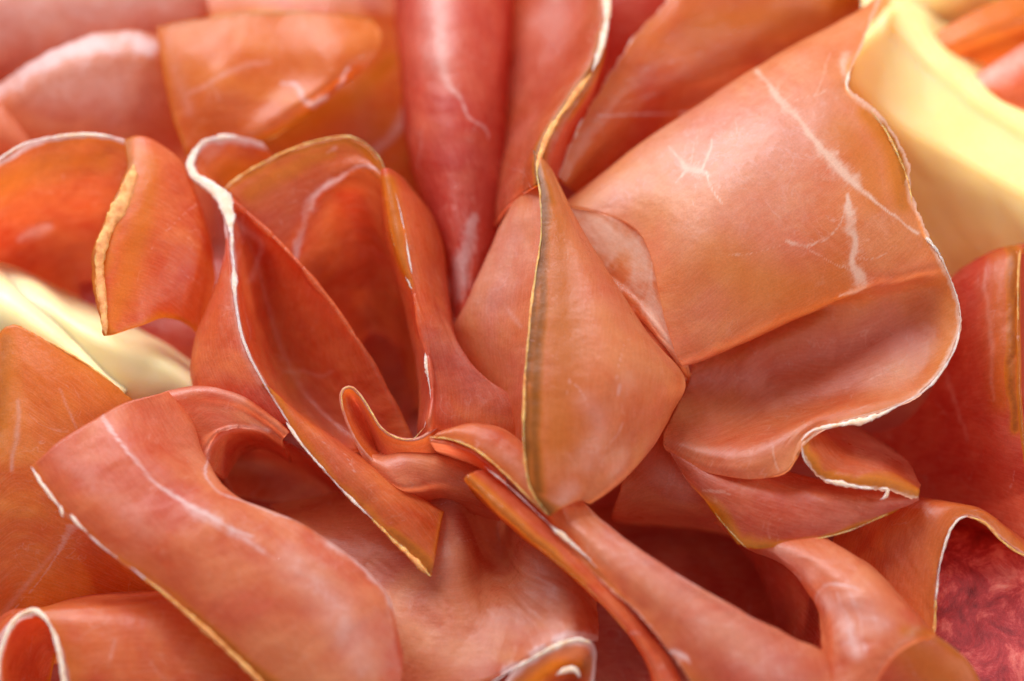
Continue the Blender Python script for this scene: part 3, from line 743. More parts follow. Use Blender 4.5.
# ------------------------------------------------------------------ tall central petal
slice_('tall central petal of ham with olive-gold rind down its front edge', M_tan, (580, 350), [
    P([[(534, 150, 288), (541, 195, 300), (541, 235, 305), (534, 285, 308), (528, 340, 308), (524, 400, 305), (524, 450, 298), (530, 490, 288), (549, 516, 278)],
       [(540, 158, 292), (553, 200, 300), (561, 240, 306), (566, 290, 310), (568, 345, 312), (567, 400, 310), (564, 445, 303), (560, 480, 293), (562, 507, 280)],
       [(546, 165, 284), (566, 212, 290), (586, 252, 300), (606, 300, 308), (624, 350, 312), (628, 388, 308), (611, 435, 292), (594, 470, 284), (578, 500, 274)],
       [(550, 172, 270), (573, 215, 268), (604, 268, 256), (648, 336, 246), (682, 377, 242), (670, 410, 244), (650, 446, 250), (620, 480, 264), (590, 503, 260)],
       [(545, 182, 190), (566, 228, 180), (594, 282, 170), (630, 338, 160), (664, 382, 160), (660, 416, 160), (638, 450, 165), (608, 478, 180), (582, 500, 200)]],
      wave=.8, rag=1.6, rim_rind=(13, 1), rind=[dict(l=[(544, 200, 5), (544, 270, 8), (538, 340, 9), (534, 420, 10), (538, 490, 9)], k=.9),
                                       dict(l=[(556, 220, 14), (562, 270, 22), (562, 350, 28), (556, 440, 28)], k=.42)],
      fat=[dict(l=[(625, 345, 1), (619, 370, 2), (617, 395, 1.2)], k=.55), dict(l=[(606, 450, 1), (618, 435, 1.5), (622, 420, 1)], k=.5), dict(l=[(575, 385, .8), (585, 400, 1.2), (588, 415, .8)], k=.5)],
      pale=[dict(l=[(570, 490, 8), (548, 505, 8)], k=.7), dict(l=[(585, 400, 10), (600, 430, 12), (585, 460, 12)], k=.45)]),
    P([[(542, 165, 272), (546, 195, 282), (546, 235, 286), (540, 285, 290), (534, 340, 288), (530, 400, 260), (530, 450, 220)],
       [(534, 176, 270), (525, 214, 270), (517, 256, 266), (508, 300, 260), (500, 345, 242), (500, 392, 205), (504, 430, 180)],
       [(526, 182, 258), (509, 222, 256), (495, 264, 248), (482, 306, 236), (474, 348, 208), (478, 394, 165), (486, 432, 140)],
       [(520, 190, 235), (500, 228, 228), (482, 268, 218), (466, 306, 204), (451, 342, 170), (456, 388, 130), (464, 436, 110)],
       [(526, 210, 160), (508, 244, 150), (494, 282, 140), (480, 318, 130), (468, 356, 100), (468, 400, 80), (474, 446, 70)]],
      tint=.12, pale=[dict(l=[(500, 300, 2), (512, 315, 3), (520, 325, 2)], k=.4), dict(l=[(515, 230, 18), (490, 300, 22)], k=.4)]),
    P([[(606, -80, 248), (604, -20, 262), (607, 15, 268), (601, 45, 272), (588, 75, 276), (570, 100, 280), (553, 125, 284), (542, 145, 288), (537, 165, 292), (537, 185, 292)],
       [(600, -80, 240), (594, -20, 255), (596, 15, 260), (590, 45, 264), (577, 75, 268), (560, 100, 273), (545, 125, 278), (536, 145, 283), (532, 165, 286), (532, 188, 286)],
       [(572, -80, 205), (570, -20, 222), (573, 15, 228), (569, 45, 234), (559, 75, 240), (546, 100, 246), (535, 125, 252), (528, 150, 258), (524, 172, 264), (523, 194, 266)],
       [(537, -80, 175), (535, -20, 190), (536, 20, 196), (534, 55, 202), (527, 90, 208), (521, 120, 213), (515, 145, 220), (511, 170, 226), (508, 192, 232), (508, 208, 232)],
       [(498, -80, 120), (498, -20, 130), (500, 30, 135), (498, 75, 140), (496, 115, 145), (494, 145, 150), (490, 175, 155), (488, 205, 155), (486, 225, 150), (484, 240, 140)]],
      rim_rind=(8, .8), tint=.85, pale=[dict(l=[(540, 20, 14), (560, -10, 18)], k=.35)], rag=1.5),
    # outer face of the rim, turning right
    P([[(603, 20, 266), (600, 48, 270), (588, 78, 274), (571, 103, 278), (555, 127, 282), (545, 148, 284), (542, 172, 284)],
       [(606, 24, 255), (603, 52, 260), (593, 84, 263), (577, 112, 266), (563, 138, 268), (554, 160, 268), (550, 184, 266)],
       [(606, 40, 210), (602, 68, 210), (592, 100, 210), (578, 130, 210), (566, 156, 210), (558, 180, 210), (556, 200, 200)]],
      rim_rind=(12, .6), tint=.8)],
    fats=[dict(l=[(604, -60, 254, 3), (604, -20, 264, 4), (607, 8, 270, 4.5), (604, 35, 274, 4), (599, 54, 276, 3.5), (592, 72, 278, 2)], amp=.3, flat=.5)],
    golds=[dict(l=[(591, 74, 280, 2), (571, 100, 284, 3), (554, 125, 288, 3), (543, 147, 291, 2.5), (537, 170, 296, 1.6), (540, 195, 302), (541, 235, 307), (534, 285, 310), (528, 340, 310), (524, 400, 307), (524, 450, 300), (530, 488, 291), (548, 515, 281)], r=1.5, amp=.5)])

# ------------------------------------------------------------------ pink roll behind the petal
slice_('small pink roll peeping out right of the central petal corner, with a painted white highlight', M_pink, (650, 350), [
    P([[(585, 300, 130), (612, 300, 130), (640, 320, 130), (668, 345, 130), (690, 385, 130)],
       [(590, 290, 190), (617, 303, 200), (642, 322, 208), (666, 344, 212), (684, 380, 205)],
       [(588, 300, 220), (614, 314, 230), (636, 334, 238), (658, 355, 240), (678, 385, 232)],
       [(580, 325, 210), (600, 345, 215), (620, 370, 215), (645, 390, 215), (660, 410, 210)]],
      fat=[dict(l=[(634, 340, 3), (646, 343, 5), (655, 352, 3)], k=.6)])])  # white highlight painted into the colour through the fat mask

slice_('soft pink fold in the shade under the central petal, right side', M_pink, (670, 460), [
    P([[(625, 400, 90), (665, 385, 90), (710, 385, 90), (770, 390, 90)],
       [(632, 430, 150), (668, 415, 160), (705, 415, 150), (760, 420, 110)],
       [(625, 470, 175), (662, 455, 188), (704, 465, 182), (760, 480, 120)],
       [(618, 498, 165), (655, 492, 178), (700, 500, 172), (750, 510, 110)],
       [(612, 515, 120), (655, 518, 120), (705, 524, 120), (750, 530, 90)],
       [(620, 520, 50), (660, 525, 50), (705, 530, 50), (750, 540, 50)]], pale=[dict(l=[(640, 450, 14), (680, 490, 16)], k=.4)])])

# ------------------------------------------------------------------ large pale petal at right
slice_('large pale peach petal of ham at the right, veined with white fat', M_peach, (800, 240), [
    P([[(556, 212, 170), (640, 156, 190), (700, 116, 200), (760, 82, 205), (824, 50, 205), (866, 26, 200), (892, 0, 195)],
       [(563, 206, 235), (641, 147, 255), (700, 106, 265), (757, 69, 270), (820, 33, 270), (860, 12, 265), (884, -8, 258)],
       [(607, 215, 258), (668, 172, 286), (722, 130, 298), (770, 98, 302), (812, 74, 300), (842, 62, 296), (862, 45, 290)],
       [(638, 231, 266), (680, 205, 296), (732, 166, 312), (778, 132, 316), (815, 110, 312), (836, 99, 306), (848, 86, 300)],
       [(652, 258, 268), (690, 240, 298), (740, 203, 312), (788, 168, 318), (830, 143, 316), (862, 128, 309), (882, 118, 302)],
       [(660, 292, 262), (700, 276, 290), (748, 243, 305), (800, 208, 312), (850, 181, 312), (884, 166, 306), (906, 156, 300)],
       [(668, 326, 250), (712, 312, 275), (762, 284, 290), (815, 249, 300), (867, 221, 304), (897, 209, 302), (913, 200, 298)],
       [(682, 363, 233), (728, 348, 250), (775, 326, 262), (828, 299, 272), (882, 269, 282), (914, 254, 287), (934, 248, 290)],
       [(700, 354, 185), (738, 338, 195), (784, 316, 208), (834, 300, 242), (885, 284, 268), (918, 272, 281), (944, 264, 286)],
       [(692, 370, 190), (733, 358, 200), (785, 338, 216), (838, 317, 228), (886, 297, 244), (926, 288, 256), (952, 285, 272)],
       [(688, 386, 184), (730, 384, 192), (778, 370, 200), (840, 350, 212), (892, 330, 228), (932, 321, 242), (961, 318, 264)],
       [(680, 402, 188), (728, 405, 196), (780, 398, 206), (835, 380, 218), (886, 364, 232), (928, 360, 242), (952, 355, 262)],
       [(672, 418, 195), (720, 426, 205), (772, 420, 215), (820, 405, 224), (865, 394, 236), (900, 392, 246), (928, 387, 258)],
       [(664, 434, 212), (702, 447, 225), (742, 448, 236), (778, 436, 246), (815, 420, 250), (852, 412, 252), (898, 406, 256)],
       [(664, 442, 216), (700, 460, 226), (737, 466, 238), (768, 458, 248), (790, 442, 253), (808, 430, 254), (832, 426, 255)],
       [(668, 450, 212), (702, 470, 222), (738, 478, 232), (766, 478, 240), (786, 472, 249), (796, 458, 253), (803, 442, 254)]],
      ragr=3.2, rimr=(7, .8), rimr_rind=(14, .35), wave=1.2,
      red=[dict(l=[(690, 385, 26), (780, 375, 34), (860, 350, 36), (920, 335, 20)], k=.75), dict(l=[(680, 440, 26), (740, 440, 34), (780, 440, 20)], k=.6), dict(l=[(750, 400, 50), (850, 380, 40)], k=.6)],
      fat=web(688, 168, 6, 42, 5, .7) + web(736, 130, 4, 34, 8, .5) + web(712, 190, 3, 30, 9, .45) + web(826, 90, 4, 36, 11, .6) + web(846, 80, 4, 26, 12, .6) + web(852, 280, 4, 30, 13, .6) + web(888, 372, 3, 26, 17, .6) + web(735, 378, 3, 24, 19, .5) + [[(757, 72, 4), (772, 90, 5), (790, 112, 5.5), (808, 133, 6), (825, 152, 8), (838, 170, 11), (850, 180, 9), (864, 192, 4), (880, 206, 1.8), (900, 222, 1.8), (918, 236, 2)],
           [(668, 148, 1.2), (680, 158, 2), (690, 170, 6), (704, 172, 3.5), (714, 178, 1)], [(691, 170, 4), (684, 178, 2), (676, 184, 1)], [(704, 172, 1.8), (709, 155, 1.4), (712, 140, 1)], [(709, 172, 1.6), (714, 190, 1.2), (722, 205, .8)],
           dict(l=[(735, 118, 1), (738, 135, 1.3), (745, 128, 1)], k=.5), dict(l=[(728, 128, .8), (735, 150, 1)], k=.5),
           dict(l=[(786, 242, 1.5), (800, 245, 3), (812, 245, 2), (826, 238, 1.2), (838, 226, 1), (846, 205, .8)], k=.75), [(846, 195, 2), (848, 218, 8), (856, 238, 6), (853, 262, 6), (862, 284, 8), (850, 290, 3), (840, 294, 2)],
           dict(l=[(806, 246, 1.6), (818, 257, 1.2), (834, 264, 1.5), (850, 268, 1.2)], k=.6), dict(l=[(856, 256, 1.5), (872, 258, 1.5), (890, 254, 1)], k=.6),
           dict(l=[(700, 252, .8), (720, 258, 1.4), (745, 254, 1.2), (780, 246, 1)], k=.5), dict(l=[(870, 380, 1.2), (885, 372, 3), (900, 362, 3), (907, 352, 2)], k=.6), dict(l=[(880, 376, 1), (898, 372, 2), (908, 366, 1)], k=.5),
           dict(l=[(730, 372, 2), (745, 380, 3), (752, 390, 1)], k=.4),
           dict(l=[(773, 446, 2), (774, 458, 2.2), (780, 470, 2)], k=.6), dict(l=[(828, 55, 2), (822, 75, 3), (818, 95, 2)], k=.45), dict(l=[(845, 60, 8), (843, 80, 6)], k=.7),
           dict(l=[(682, 362, 3), (660, 320, 3), (650, 285, 2)], k=.3)],
      rind=[dict(l=[(866, 112, 12), (888, 140, 18), (900, 175, 18), (902, 205, 14)], k=.6), dict(l=[(882, 120, 5), (898, 148, 8), (908, 185, 7)], k=1), dict(l=[(840, 130, 22), (866, 165, 22), (875, 200, 16)], k=.4), dict(l=[(720, 255, 30), (780, 290, 34), (840, 280, 26)], k=.35)],
      pale=[dict(l=[(690, 160, 40), (760, 150, 50), (820, 120, 34)], k=.75), dict(l=[(700, 230, 30), (780, 200, 40)], k=.45), dict(l=[(600, 210, 10), (650, 180, 14)], k=.5),  # first pale patch paints the light on the upper face into the colour
            dict(l=[(700, 380, 14), (760, 385, 14)], k=.25)]),
    # inside of the roll at its left mouth
    P([[(558, 206, 234), (603, 214, 255), (640, 230, 262), (664, 258, 262)],
       [(580, 236, 240), (612, 244, 250), (640, 258, 256), (664, 288, 256)],
       [(600, 268, 236), (622, 280, 242), (645, 300, 247), (672, 330, 244)],
       [(618, 300, 222), (642, 318, 230), (664, 342, 234), (688, 368, 222)],
       [(630, 330, 100), (650, 345, 100), (670, 365, 100), (692, 392, 100)]],
      rind=[dict(l=[(575, 215, 24), (620, 250, 24)], k=.22)], pale=[dict(l=[(570, 215, 22), (610, 235, 24)], k=.3)],
      fat=[dict(l=[(570, 215, 26), (605, 236, 30), (640, 256, 24), (640, 290, 20)], k=.7), dict(l=[(652, 262, 2), (650, 285, 6), (655, 310, 14), (668, 340, 14), (684, 362, 6)], k=.8)]),  # broad cream band paints the glow inside the mouth into the colour
    # scalloped curl and ochre strip
    P([[(800, 440, 253), (804, 459, 252), (824, 480, 249), (858, 487, 247), (888, 491, 243), (917, 499, 237)],
       [(806, 435, 248), (813, 451, 249), (832, 468, 248), (862, 475, 247), (890, 481, 243), (918, 494, 236)],
       [(815, 429, 225), (828, 439, 224), (848, 451, 224), (872, 461, 226), (896, 474, 230), (918, 491, 230)],
       [(830, 420, 120), (848, 424, 110), (868, 434, 115), (888, 448, 130), (906, 464, 160), (920, 486, 200)]],
      rim=(3, .8), rim_rind=(17, .8), rag=3, tint=1),
    P([[(664, 436, 180), (720, 452, 190), (780, 470, 205), (830, 482, 215), (880, 490, 222), (917, 496, 230)],
       [(668, 448, 214), (716, 474, 222), (775, 488, 228), (830, 498, 234), (880, 502, 234), (918, 498, 234)],
       [(688, 482, 212), (724, 505, 222), (780, 517, 230), (832, 518, 232), (876, 511, 233), (916, 500, 233)],
       [(702, 493, 204), (722, 522, 212), (746, 548, 214), (792, 543, 220), (842, 532, 225), (892, 512, 230)]],
      ragend=2.5, ragl=2, rimend_rind=(16, .8), riml=(2.5, .5), tint=.85, fat=[dict(l=[(702, 490, 2), (715, 491, 3), (730, 492, 1.5)], k=.5)])],
    fats=[dict(l=[(862, 48, 292, 1), (850, 60, 296, 2.5), (848, 74, 300, 1.8), (847, 92, 302, 2), (857, 103, 303, 1.5)], amp=.6),
          dict(l=[(913, 203, 299, 1), (922, 232, 294, 1.5), (936, 249, 293, 2), (950, 278, 280), (959, 305, 272), (960, 325, 268), (952, 355, 265), (929, 387, 261), (898, 406, 259), (866, 420, 258, 2.6), (832, 426, 258, 1.6), (812, 431, 257, 1.0), (801, 441, 256, 1.2)], r=1.15, amp=.7),
          dict(l=[(801, 442, 256), (804, 459, 255), (812, 470, 254)], r=1.2), dict(l=[(824, 480, 252, 2), (858, 487, 250, 2.2), (875, 489, 248, 1.2)], amp=.5), dict(l=[(879, 489, 249, 3), (887, 490, 248, 3.2), (886, 496, 246, 2.4), (880, 500, 245, 1)], amp=.4)],
    golds=[dict(l=[(870, 110, 305, 1), (884, 128, 308, 1.5), (896, 150, 306, 1.6), (905, 172, 303, 1.2), (911, 195, 301, 1.0), (911, 212, 298, .8)], amp=.6), dict(l=[(703, 494, 208), (722, 522, 216), (746, 548, 218)], r=1.1), dict(l=[(780, 546, 222), (842, 533, 229), (888, 514, 234)], r=.8)])

# ------------------------------------------------------------------ right side slices
slice_('dark red slice standing at the right frame side with a golden fold line', M_deep, (980, 400), [
    P([[(940, 295, 120), (960, 275, 140), (990, 258, 150), (1018, 248, 160), (1030, 246, 160)],
       [(952, 282, 200), (970, 268, 216), (992, 256, 232), (1010, 251, 240), (1022, 250, 240)],
       [(950, 325, 190), (972, 318, 222), (996, 312, 240), (1010, 308, 246), (1020, 306, 246)],
       [(935, 385, 130), (965, 382, 180), (992, 376, 218), (1008, 372, 235), (1020, 370, 240)],
       [(900, 425, 80), (940, 432, 120), (980, 432, 170), (1005, 430, 205), (1025, 430, 222)],
       [(850, 440, 50), (915, 475, 80), (975, 488, 125), (1008, 492, 165), (1032, 490, 200)],
       [(820, 480, 40), (890, 520, 60), (955, 535, 90), (1005, 545, 120), (1040, 548, 160)]],
      rind=[[(1012, 250, 8), (1012, 300, 8), (1012, 370, 7), (1018, 430, 5)], dict(l=[(1000, 260, 16), (1000, 330, 16), (1002, 400, 14)], k=.35)],
      pale=[dict(l=[(985, 270, 2), (990, 330, 3), (996, 400, 2)], k=.5), dict(l=[(945, 370, 2), (955, 400, 2.5), (970, 440, 2)], k=.35)]),
    P([[(1019, 250, 244), (1017, 306, 250), (1017, 370, 244), (1022, 430, 226), (1030, 490, 204)],
       [(1030, 255, 200), (1030, 310, 200), (1030, 372, 200), (1036, 432, 190), (1042, 492, 170)],
       [(1100, 260, 60), (1100, 315, 60), (1100, 376, 60), (1100, 436, 60), (1100, 496, 60)]], rim_rind=(6, .8))],
    golds=[dict(l=[(1020, 250, 248), (1018, 280, 252), (1018, 320, 252)], r=1.5)])

slice_('red slice at lower right whose pale rim arches over the mottled cured meat', M_red, (900, 570), [
    P([[(1070, 565, 185), (1026, 556, 195), (1003, 542, 202), (985, 523, 208), (966, 516, 214), (951, 530, 214), (942, 556, 208), (936, 592, 201), (936, 648, 185)],
       [(1070, 556, 175), (1030, 548, 180), (1008, 532, 192), (984, 512, 204), (950, 505, 213), (930, 521, 213), (920, 552, 205), (914, 590, 195), (916, 645, 180)],
       [(1070, 550, 110), (1030, 545, 120), (1005, 528, 130), (972, 508, 155), (922, 501, 190), (892, 520, 193), (880, 550, 185), (880, 590, 175), (892, 640, 165)],
       [(1070, 550, 40), (1030, 545, 50), (995, 528, 50), (950, 508, 80), (885, 498, 130), (846, 520, 145), (832, 555, 140), (840, 595, 130), (862, 640, 120)]],
      rag=2, rim=(4, .5), rim_rind=(15, .4), fat=[dict(l=[(912, 507, 4), (925, 505, 6), (930, 512, 4)], k=.4)])],
    fats=[dict(l=[(968, 516, 216), (958, 520, 216), (950, 531, 216), (944, 548, 213), (939, 570, 208), (936, 600, 203)], r=1.6, amp=.5)],
    golds=[dict(l=[(1070, 565, 188), (1026, 556, 198), (1003, 542, 205), (986, 524, 211), (968, 516, 217)], r=1.5), dict(l=[(936, 596, 204), (934, 640, 188)], r=2.4)])

# mottled cured meat
g = Geo()
patch(g, [[(900, 525, 60), (980, 525, 60), (1060, 525, 60), (1130, 525, 60)],
          [(890, 560, 118), (960, 560, 122), (1040, 560, 122), (1130, 560, 120)],
          [(870, 660, 122), (950, 660, 128), (1040, 660, 128), (1130, 660, 122)],
          [(850, 760, 110), (950, 760, 112), (1040, 760, 112), (1130, 760, 110)]], thick=30, wave=4, step=4)
m = plain_mat('mottled_meat_base', (150, 26, 34), (214, 112, 104), rough=.45, sss=.7, rad=(1, .3, .2), scale=.0006, nscale=330, bump=.7)
nt = m.node_tree; L = nt.links.new
tc = N(nt, 'ShaderNodeTexCoord')
na = N(nt, 'ShaderNodeTexNoise', i_Scale=170.0, i_Detail=8.0, i_Roughness=.72, i_Distortion=.5); L(tc.outputs['Object'], na.inputs['Vector'])
ra = N(nt, 'ShaderNodeValToRGB'); L(na.outputs[0], ra.inputs[0])
ra.color_ramp.elements[0].position = .34; ra.color_ramp.elements[0].color = lin(120, 12, 22)
ra.color_ramp.elements[1].position = .72; ra.color_ramp.elements[1].color = lin(232, 150, 132)
e = ra.color_ramp.elements.new(.5); e.color = lin(176, 44, 48)
e = ra.color_ramp.elements.new(.58); e.color = lin(206, 92, 84)
L(ra.outputs[0], nt.nodes['Principled BSDF'].inputs['Base Color'])
meat = g.build('cured_sausage', m)
meat['label'] = 'deep red mottled cut of cured meat under the pale rim, bottom right corner'
meat['category'] = 'cured meat'

# ------------------------------------------------------------------ bottom right sweeping slice
slice_('long slice sweeping to the bottom right around a dark hollow, its end glassy', M_pink, (740, 600), [
    P([[(530, 502, 190), (546, 520, 240), (562, 540, 254), (600, 580, 260), (640, 616, 260), (668, 650, 256), (690, 683, 250), (715, 740, 230)],
       [(536, 497, 205), (551, 515, 252), (570, 538, 260), (606, 576, 263), (648, 612, 262), (682, 648, 258), (714, 684, 252), (750, 740, 242)],
       [(546, 490, 212), (560, 511, 258), (586, 538, 271), (626, 574, 274), (674, 610, 270), (718, 646, 264), (764, 688, 258), (796, 740, 250)],
       [(560, 486, 212), (572, 507, 256), (606, 540, 270), (650, 571, 272), (702, 604, 268), (752, 636, 262), (802, 674, 258), (828, 740, 252)],
       [(574, 486, 205), (585, 506, 244), (632, 545, 260), (688, 582, 262), (744, 614, 258), (792, 639, 254), (824, 656, 252), (834, 700, 252)],
       [(574, 500, 150), (584, 520, 185), (628, 560, 200), (684, 598, 205), (740, 630, 208), (788, 654, 210), (820, 668, 220), (830, 700, 235)]],
      rag=1.5, rim=(2.5, .5), fat=[dict(l=[(672, 650, 2), (684, 656, 4), (690, 662, 2)], k=.9), dict(l=[(583, 506, 2), (632, 545, 2.5), (688, 582, 2.5), (744, 614, 2.5), (792, 638, 3)], k=.45)],
      rind=[dict(l=[(560, 530, 4), (610, 585, 4), (660, 640, 5)], k=.4)],
      pale=[dict(l=[(600, 540, 14), (700, 610, 22), (780, 670, 24)], k=.55)]),
    P([[(715, 522, 150), (746, 545, 185), (782, 562, 200), (806, 588, 210), (820, 610, 214), (822, 630, 222), (822, 652, 238), (828, 695, 250)],
       [(730, 517, 165), (756, 541, 202), (792, 560, 226), (816, 588, 238), (831, 612, 244), (834, 634, 250), (836, 657, 254), (834, 695, 253)],
       [(750, 512, 175), (774, 538, 212), (812, 561, 242), (840, 590, 256), (856, 615, 260), (858, 638, 262), (855, 662, 262), (848, 695, 257)],
       [(775, 512, 180), (798, 536, 216), (836, 561, 248), (868, 592, 264), (890, 618, 267), (888, 640, 267), (872, 661, 264), (860, 695, 258)],
       [(800, 512, 180), (818, 536, 216), (857, 561, 244), (890, 594, 260), (918, 624, 262), (912, 638, 264), (886, 660, 262), (867, 695, 258)],
       [(812, 516, 140), (828, 540, 190), (869, 567, 212), (905, 602, 226), (932, 632, 236), (932, 637, 250), (897, 645, 256), (870, 690, 250)]],
      fat=[dict(l=[(838, 590, 2), (846, 615, 3), (852, 645, 2)], k=.7), dict(l=[(850, 592, 2), (862, 620, 3), (866, 650, 2)], k=.7), dict(l=[(858, 596, 1), (874, 618, 2), (880, 645, 1)], k=.45), dict(l=[(832, 600, 2), (836, 640, 1.5), (844, 670, 1)], k=.4),
           dict(l=[(818, 604, 1.5), (820, 592, 2), (830, 584, 2.5), (850, 586, 2), (862, 592, 1.5)], k=.75), dict(l=[(795, 572, 3), (800, 580, 4)], k=.6), dict(l=[(866, 618, 3), (876, 620, 4)], k=.6)],
      pale=[dict(l=[(826, 598, 8), (840, 612, 10), (850, 635, 10), (858, 655, 7)], k=1), dict(l=[(770, 548, 10), (810, 575, 10)], k=.7), dict(l=[(850, 600, 12), (880, 625, 12)], k=.7)],
      rind=[dict(l=[(905, 630, 6), (930, 634, 6)], k=.5)]),
    P([[(898, 642, 262), (915, 638, 258), (933, 635, 250), (956, 650, 238), (974, 670, 226), (986, 700, 212), (992, 740, 200)],
       [(884, 662, 250), (905, 658, 248), (925, 658, 242), (945, 668, 230), (960, 685, 218), (970, 710, 206), (975, 745, 195)],
       [(868, 700, 220), (890, 705, 215), (910, 710, 210), (925, 716, 205), (940, 725, 195), (950, 740, 190), (955, 760, 180)]],
      rim_rind=(8, .6), rind=[dict(l=[(910, 650, 20), (945, 680, 24)], k=.5)], fat=[dict(l=[(900, 648, 1.5), (915, 670, 2), (930, 695, 2)], k=.4)]),
    # hollow
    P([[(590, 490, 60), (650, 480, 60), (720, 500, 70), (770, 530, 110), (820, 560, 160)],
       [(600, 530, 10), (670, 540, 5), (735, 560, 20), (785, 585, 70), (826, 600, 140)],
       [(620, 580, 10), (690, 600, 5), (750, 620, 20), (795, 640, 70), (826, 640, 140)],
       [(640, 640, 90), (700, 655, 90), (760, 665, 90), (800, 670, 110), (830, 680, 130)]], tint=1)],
    fats=[dict(l=[(672, 652, 248, 1), (683, 657, 252, 3), (692, 664, 252, 1.5)], amp=.4), dict(l=[(588, 540, 262), (605, 562, 264), (630, 592, 265)], r=.9)])

slice_('narrow amber slice edge running diagonally down from below the central petal tip', M_red, (560, 570), [
    P([[(484, 470, 256), (514, 496, 260), (548, 528, 262), (583, 562, 260), (618, 598, 256), (646, 632, 250), (674, 668, 242), (700, 740, 232)],
       [(475, 472, 266), (504, 499, 268), (540, 532, 268), (577, 566, 265), (612, 600, 260), (640, 634, 253), (664, 670, 246), (684, 740, 238)],
       [(465, 479, 266), (492, 505, 266), (530, 539, 265), (570, 572, 262), (605, 605, 257), (632, 636, 250), (652, 672, 245), (664, 740, 238)],
       [(474, 492, 190), (500, 516, 190), (538, 548, 190), (576, 580, 190), (610, 612, 190), (636, 644, 185), (654, 680, 180), (666, 740, 170)]],
      rind=[dict(l=[(470, 482, 6), (500, 508, 6), (545, 548, 5), (585, 584, 4)], k=.75)], fat=[dict(l=[(480, 462, 2), (512, 486, 2), (545, 518, 2)], k=.4)])],
    fats=[dict(l=[(484, 466, 266), (512, 489, 269), (547, 522, 269), (560, 534, 269, 2.6), (588, 558, 266), (625, 595, 261, 1.8), (638, 610, 259)], r=1.1, amp=.5)],
    golds=[dict(l=[(464, 478, 268), (492, 505, 268), (530, 539, 267), (570, 572, 264), (605, 605, 259), (632, 636, 252)], r=1.2)])

slice_('little curled slice with a torn tip tucked under the central petal, left side', M_pink, (490, 460), [
    P([[(430, 437, 268), (452, 440, 272), (478, 451, 275), (504, 473, 275), (526, 495, 273), (548, 516, 270)],
       [(440, 434, 270), (462, 430, 274), (490, 438, 278), (514, 458, 279), (534, 482, 277), (553, 510, 272)],
       [(450, 432, 256), (475, 425, 260), (502, 430, 264), (525, 448, 266), (542, 472, 266), (560, 505, 262)],
       [(460, 440, 190), (480, 434, 190), (505, 438, 190), (526, 454, 190), (542, 476, 190), (560, 506, 190)]],
      rag=2, rim_rind=(9, .5), rim=(3, .5), pale=[dict(l=[(480, 440, 6), (515, 465, 7), (545, 505, 5)], k=.5)]),
    P([[(430, 439, 264), (452, 443, 262), (478, 455, 262), (504, 478, 262)], [(440, 452, 200), (460, 458, 200), (482, 470, 200), (506, 494, 200)]])],
    golds=[dict(l=[(430, 437, 271), (452, 440, 275), (478, 451, 278), (504, 473, 278), (526, 495, 276), (547, 515, 273)], r=1.3)])

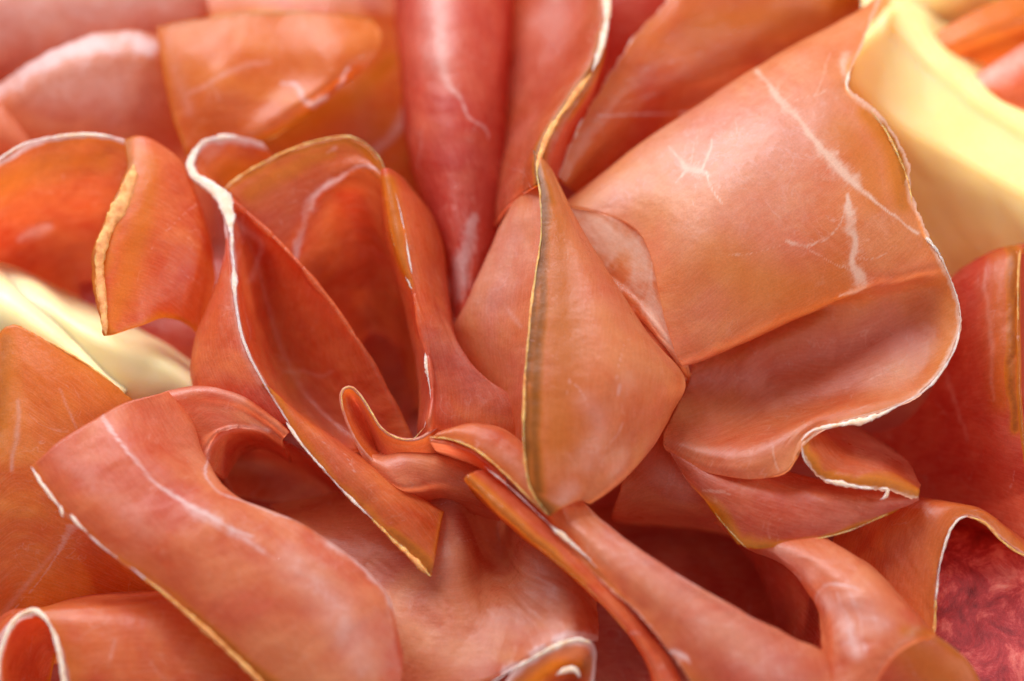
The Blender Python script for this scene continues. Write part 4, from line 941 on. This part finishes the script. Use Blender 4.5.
# ------------------------------------------------------------------ bottom centre cup
slice_('wide pink cup-shaped slice at the bottom centre with a white fat lip on its right', M_pink, (480, 590), [
    P([[(270, 505, 100), (330, 495, 110), (400, 480, 120), (445, 470, 130), (478, 478, 50), (500, 480, 30), (528, 495, 120), (562, 520, 140), (590, 555, 140)],
       [(290, 520, 150), (340, 518, 155), (400, 506, 168), (452, 498, 176), (480, 500, 100), (500, 505, 75), (522, 515, 150), (558, 540, 180), (586, 570, 165)],
       [(330, 550, 170), (370, 552, 178), (415, 545, 188), (460, 542, 186), (482, 548, 130), (502, 548, 105), (524, 558, 178), (562, 568, 200), (593, 592, 175)],
       [(365, 590, 180), (400, 592, 184), (430, 592, 190), (460, 592, 192), (486, 596, 182), (508, 596, 184), (532, 598, 198), (568, 602, 216), (596, 612, 180)],
       [(385, 640, 188), (415, 640, 190), (445, 638, 194), (472, 634, 196), (498, 632, 202), (524, 630, 212), (549, 626, 225), (576, 622, 226), (597, 630, 185)],
       [(388, 720, 188), (430, 704, 192), (462, 692, 200), (488, 680, 208), (510, 669, 218), (530, 657, 228), (550, 645, 234), (574, 637, 232), (596, 642, 190)]],
      rag=0, ragend=1.5, fat=[dict(l=[(495, 682, 3), (515, 668, 5), (540, 652, 6), (560, 641, 8), (578, 636, 8), (594, 640, 7)], k=.95)],
      pale=[dict(l=[(450, 500, 12), (452, 540, 12), (440, 570, 14)], k=.3), dict(l=[(540, 570, 16), (560, 610, 16), (540, 640, 12)], k=.35), dict(l=[(540, 560, 14), (530, 620, 20)], k=.3)]),
    P([[(495, 700, 230), (512, 674, 236), (532, 660, 240), (552, 648, 243), (574, 640, 240), (594, 645, 225), (594, 680, 215), (585, 730, 200)],
       [(505, 710, 225), (524, 684, 226), (542, 671, 228), (558, 662, 228), (572, 658, 225), (584, 664, 215), (584, 690, 205), (575, 735, 190)],
       [(520, 730, 180), (540, 705, 180), (555, 692, 180), (566, 685, 180), (572, 682, 180), (576, 685, 180), (574, 705, 170), (565, 740, 160)]],
      rim=(8, .9), rind=[dict(l=[(520, 690, 12), (550, 668, 10), (580, 665, 10)], k=.6)])],
    fats=[dict(l=[(488, 686, 228, 1.2), (510, 671, 236, 1.6), (524, 663, 240, 3.5), (530, 660, 241, 2), (552, 648, 244, 3), (574, 640, 242, 4), (592, 643, 230, 4)], amp=.35),
          dict(l=[(556, 675, 236, 1.5), (566, 670, 236, 2.8), (575, 670, 234, 3), (580, 678, 230, 2)], amp=.5)])

# ------------------------------------------------------------------ flat slices underneath
slice_('dark red slice lowest in the heap, seen in the gap at bottom centre', M_deep, (640, 640), [
    P([[(480, 440, 10), (620, 430, 14), (800, 440, 10), (940, 440, 10)], [(470, 560, 40), (620, 560, 50), (800, 560, 30), (940, 560, 20)],
       [(470, 660, 40), (620, 660, 50), (800, 680, 40), (940, 680, 30)], [(470, 800, 10), (620, 800, 10), (800, 800, 10), (940, 800, 10)]], step=5)])
slice_('flat shaded slice under the left half of the heap', M_deep, (200, 300), [
    P([[(-120, 150, 10), (100, 150, 10), (300, 150, 12), (520, 150, 10)], [(-120, 350, 30), (100, 350, 30), (300, 350, 20), (520, 350, 14)],
       [(-120, 550, 30), (100, 550, 30), (300, 550, 20), (520, 550, 14)], [(-120, 800, 10), (100, 800, 10), (300, 800, 12), (520, 800, 10)]], step=6)])
slice_('flat shaded slice under the right back of the heap', M_deep, (760, 200), [
    P([[(480, -120, 10), (700, -120, 10), (900, -120, 12), (1150, -120, 10)], [(480, 100, 30), (700, 100, 30), (900, 100, 20), (1150, 100, 14)],
       [(480, 300, 30), (700, 300, 40), (900, 300, 30), (1150, 300, 14)], [(480, 520, 6), (700, 520, 6), (900, 520, 8), (1150, 520, 6)]], step=6)])
slice_('flat shaded slice under the left back of the heap', M_deep, (200, 0), [
    P([[(-120, -160, 18), (100, -160, 18), (300, -160, 20), (560, -160, 18)], [(-120, -60, 40), (100, -60, 40), (300, -60, 40), (560, -60, 30)],
       [(-120, 100, 40), (100, 100, 40), (300, 100, 40), (560, 100, 30)], [(-120, 300, 40), (100, 300, 40), (300, 300, 35), (560, 300, 30)]], step=6)])
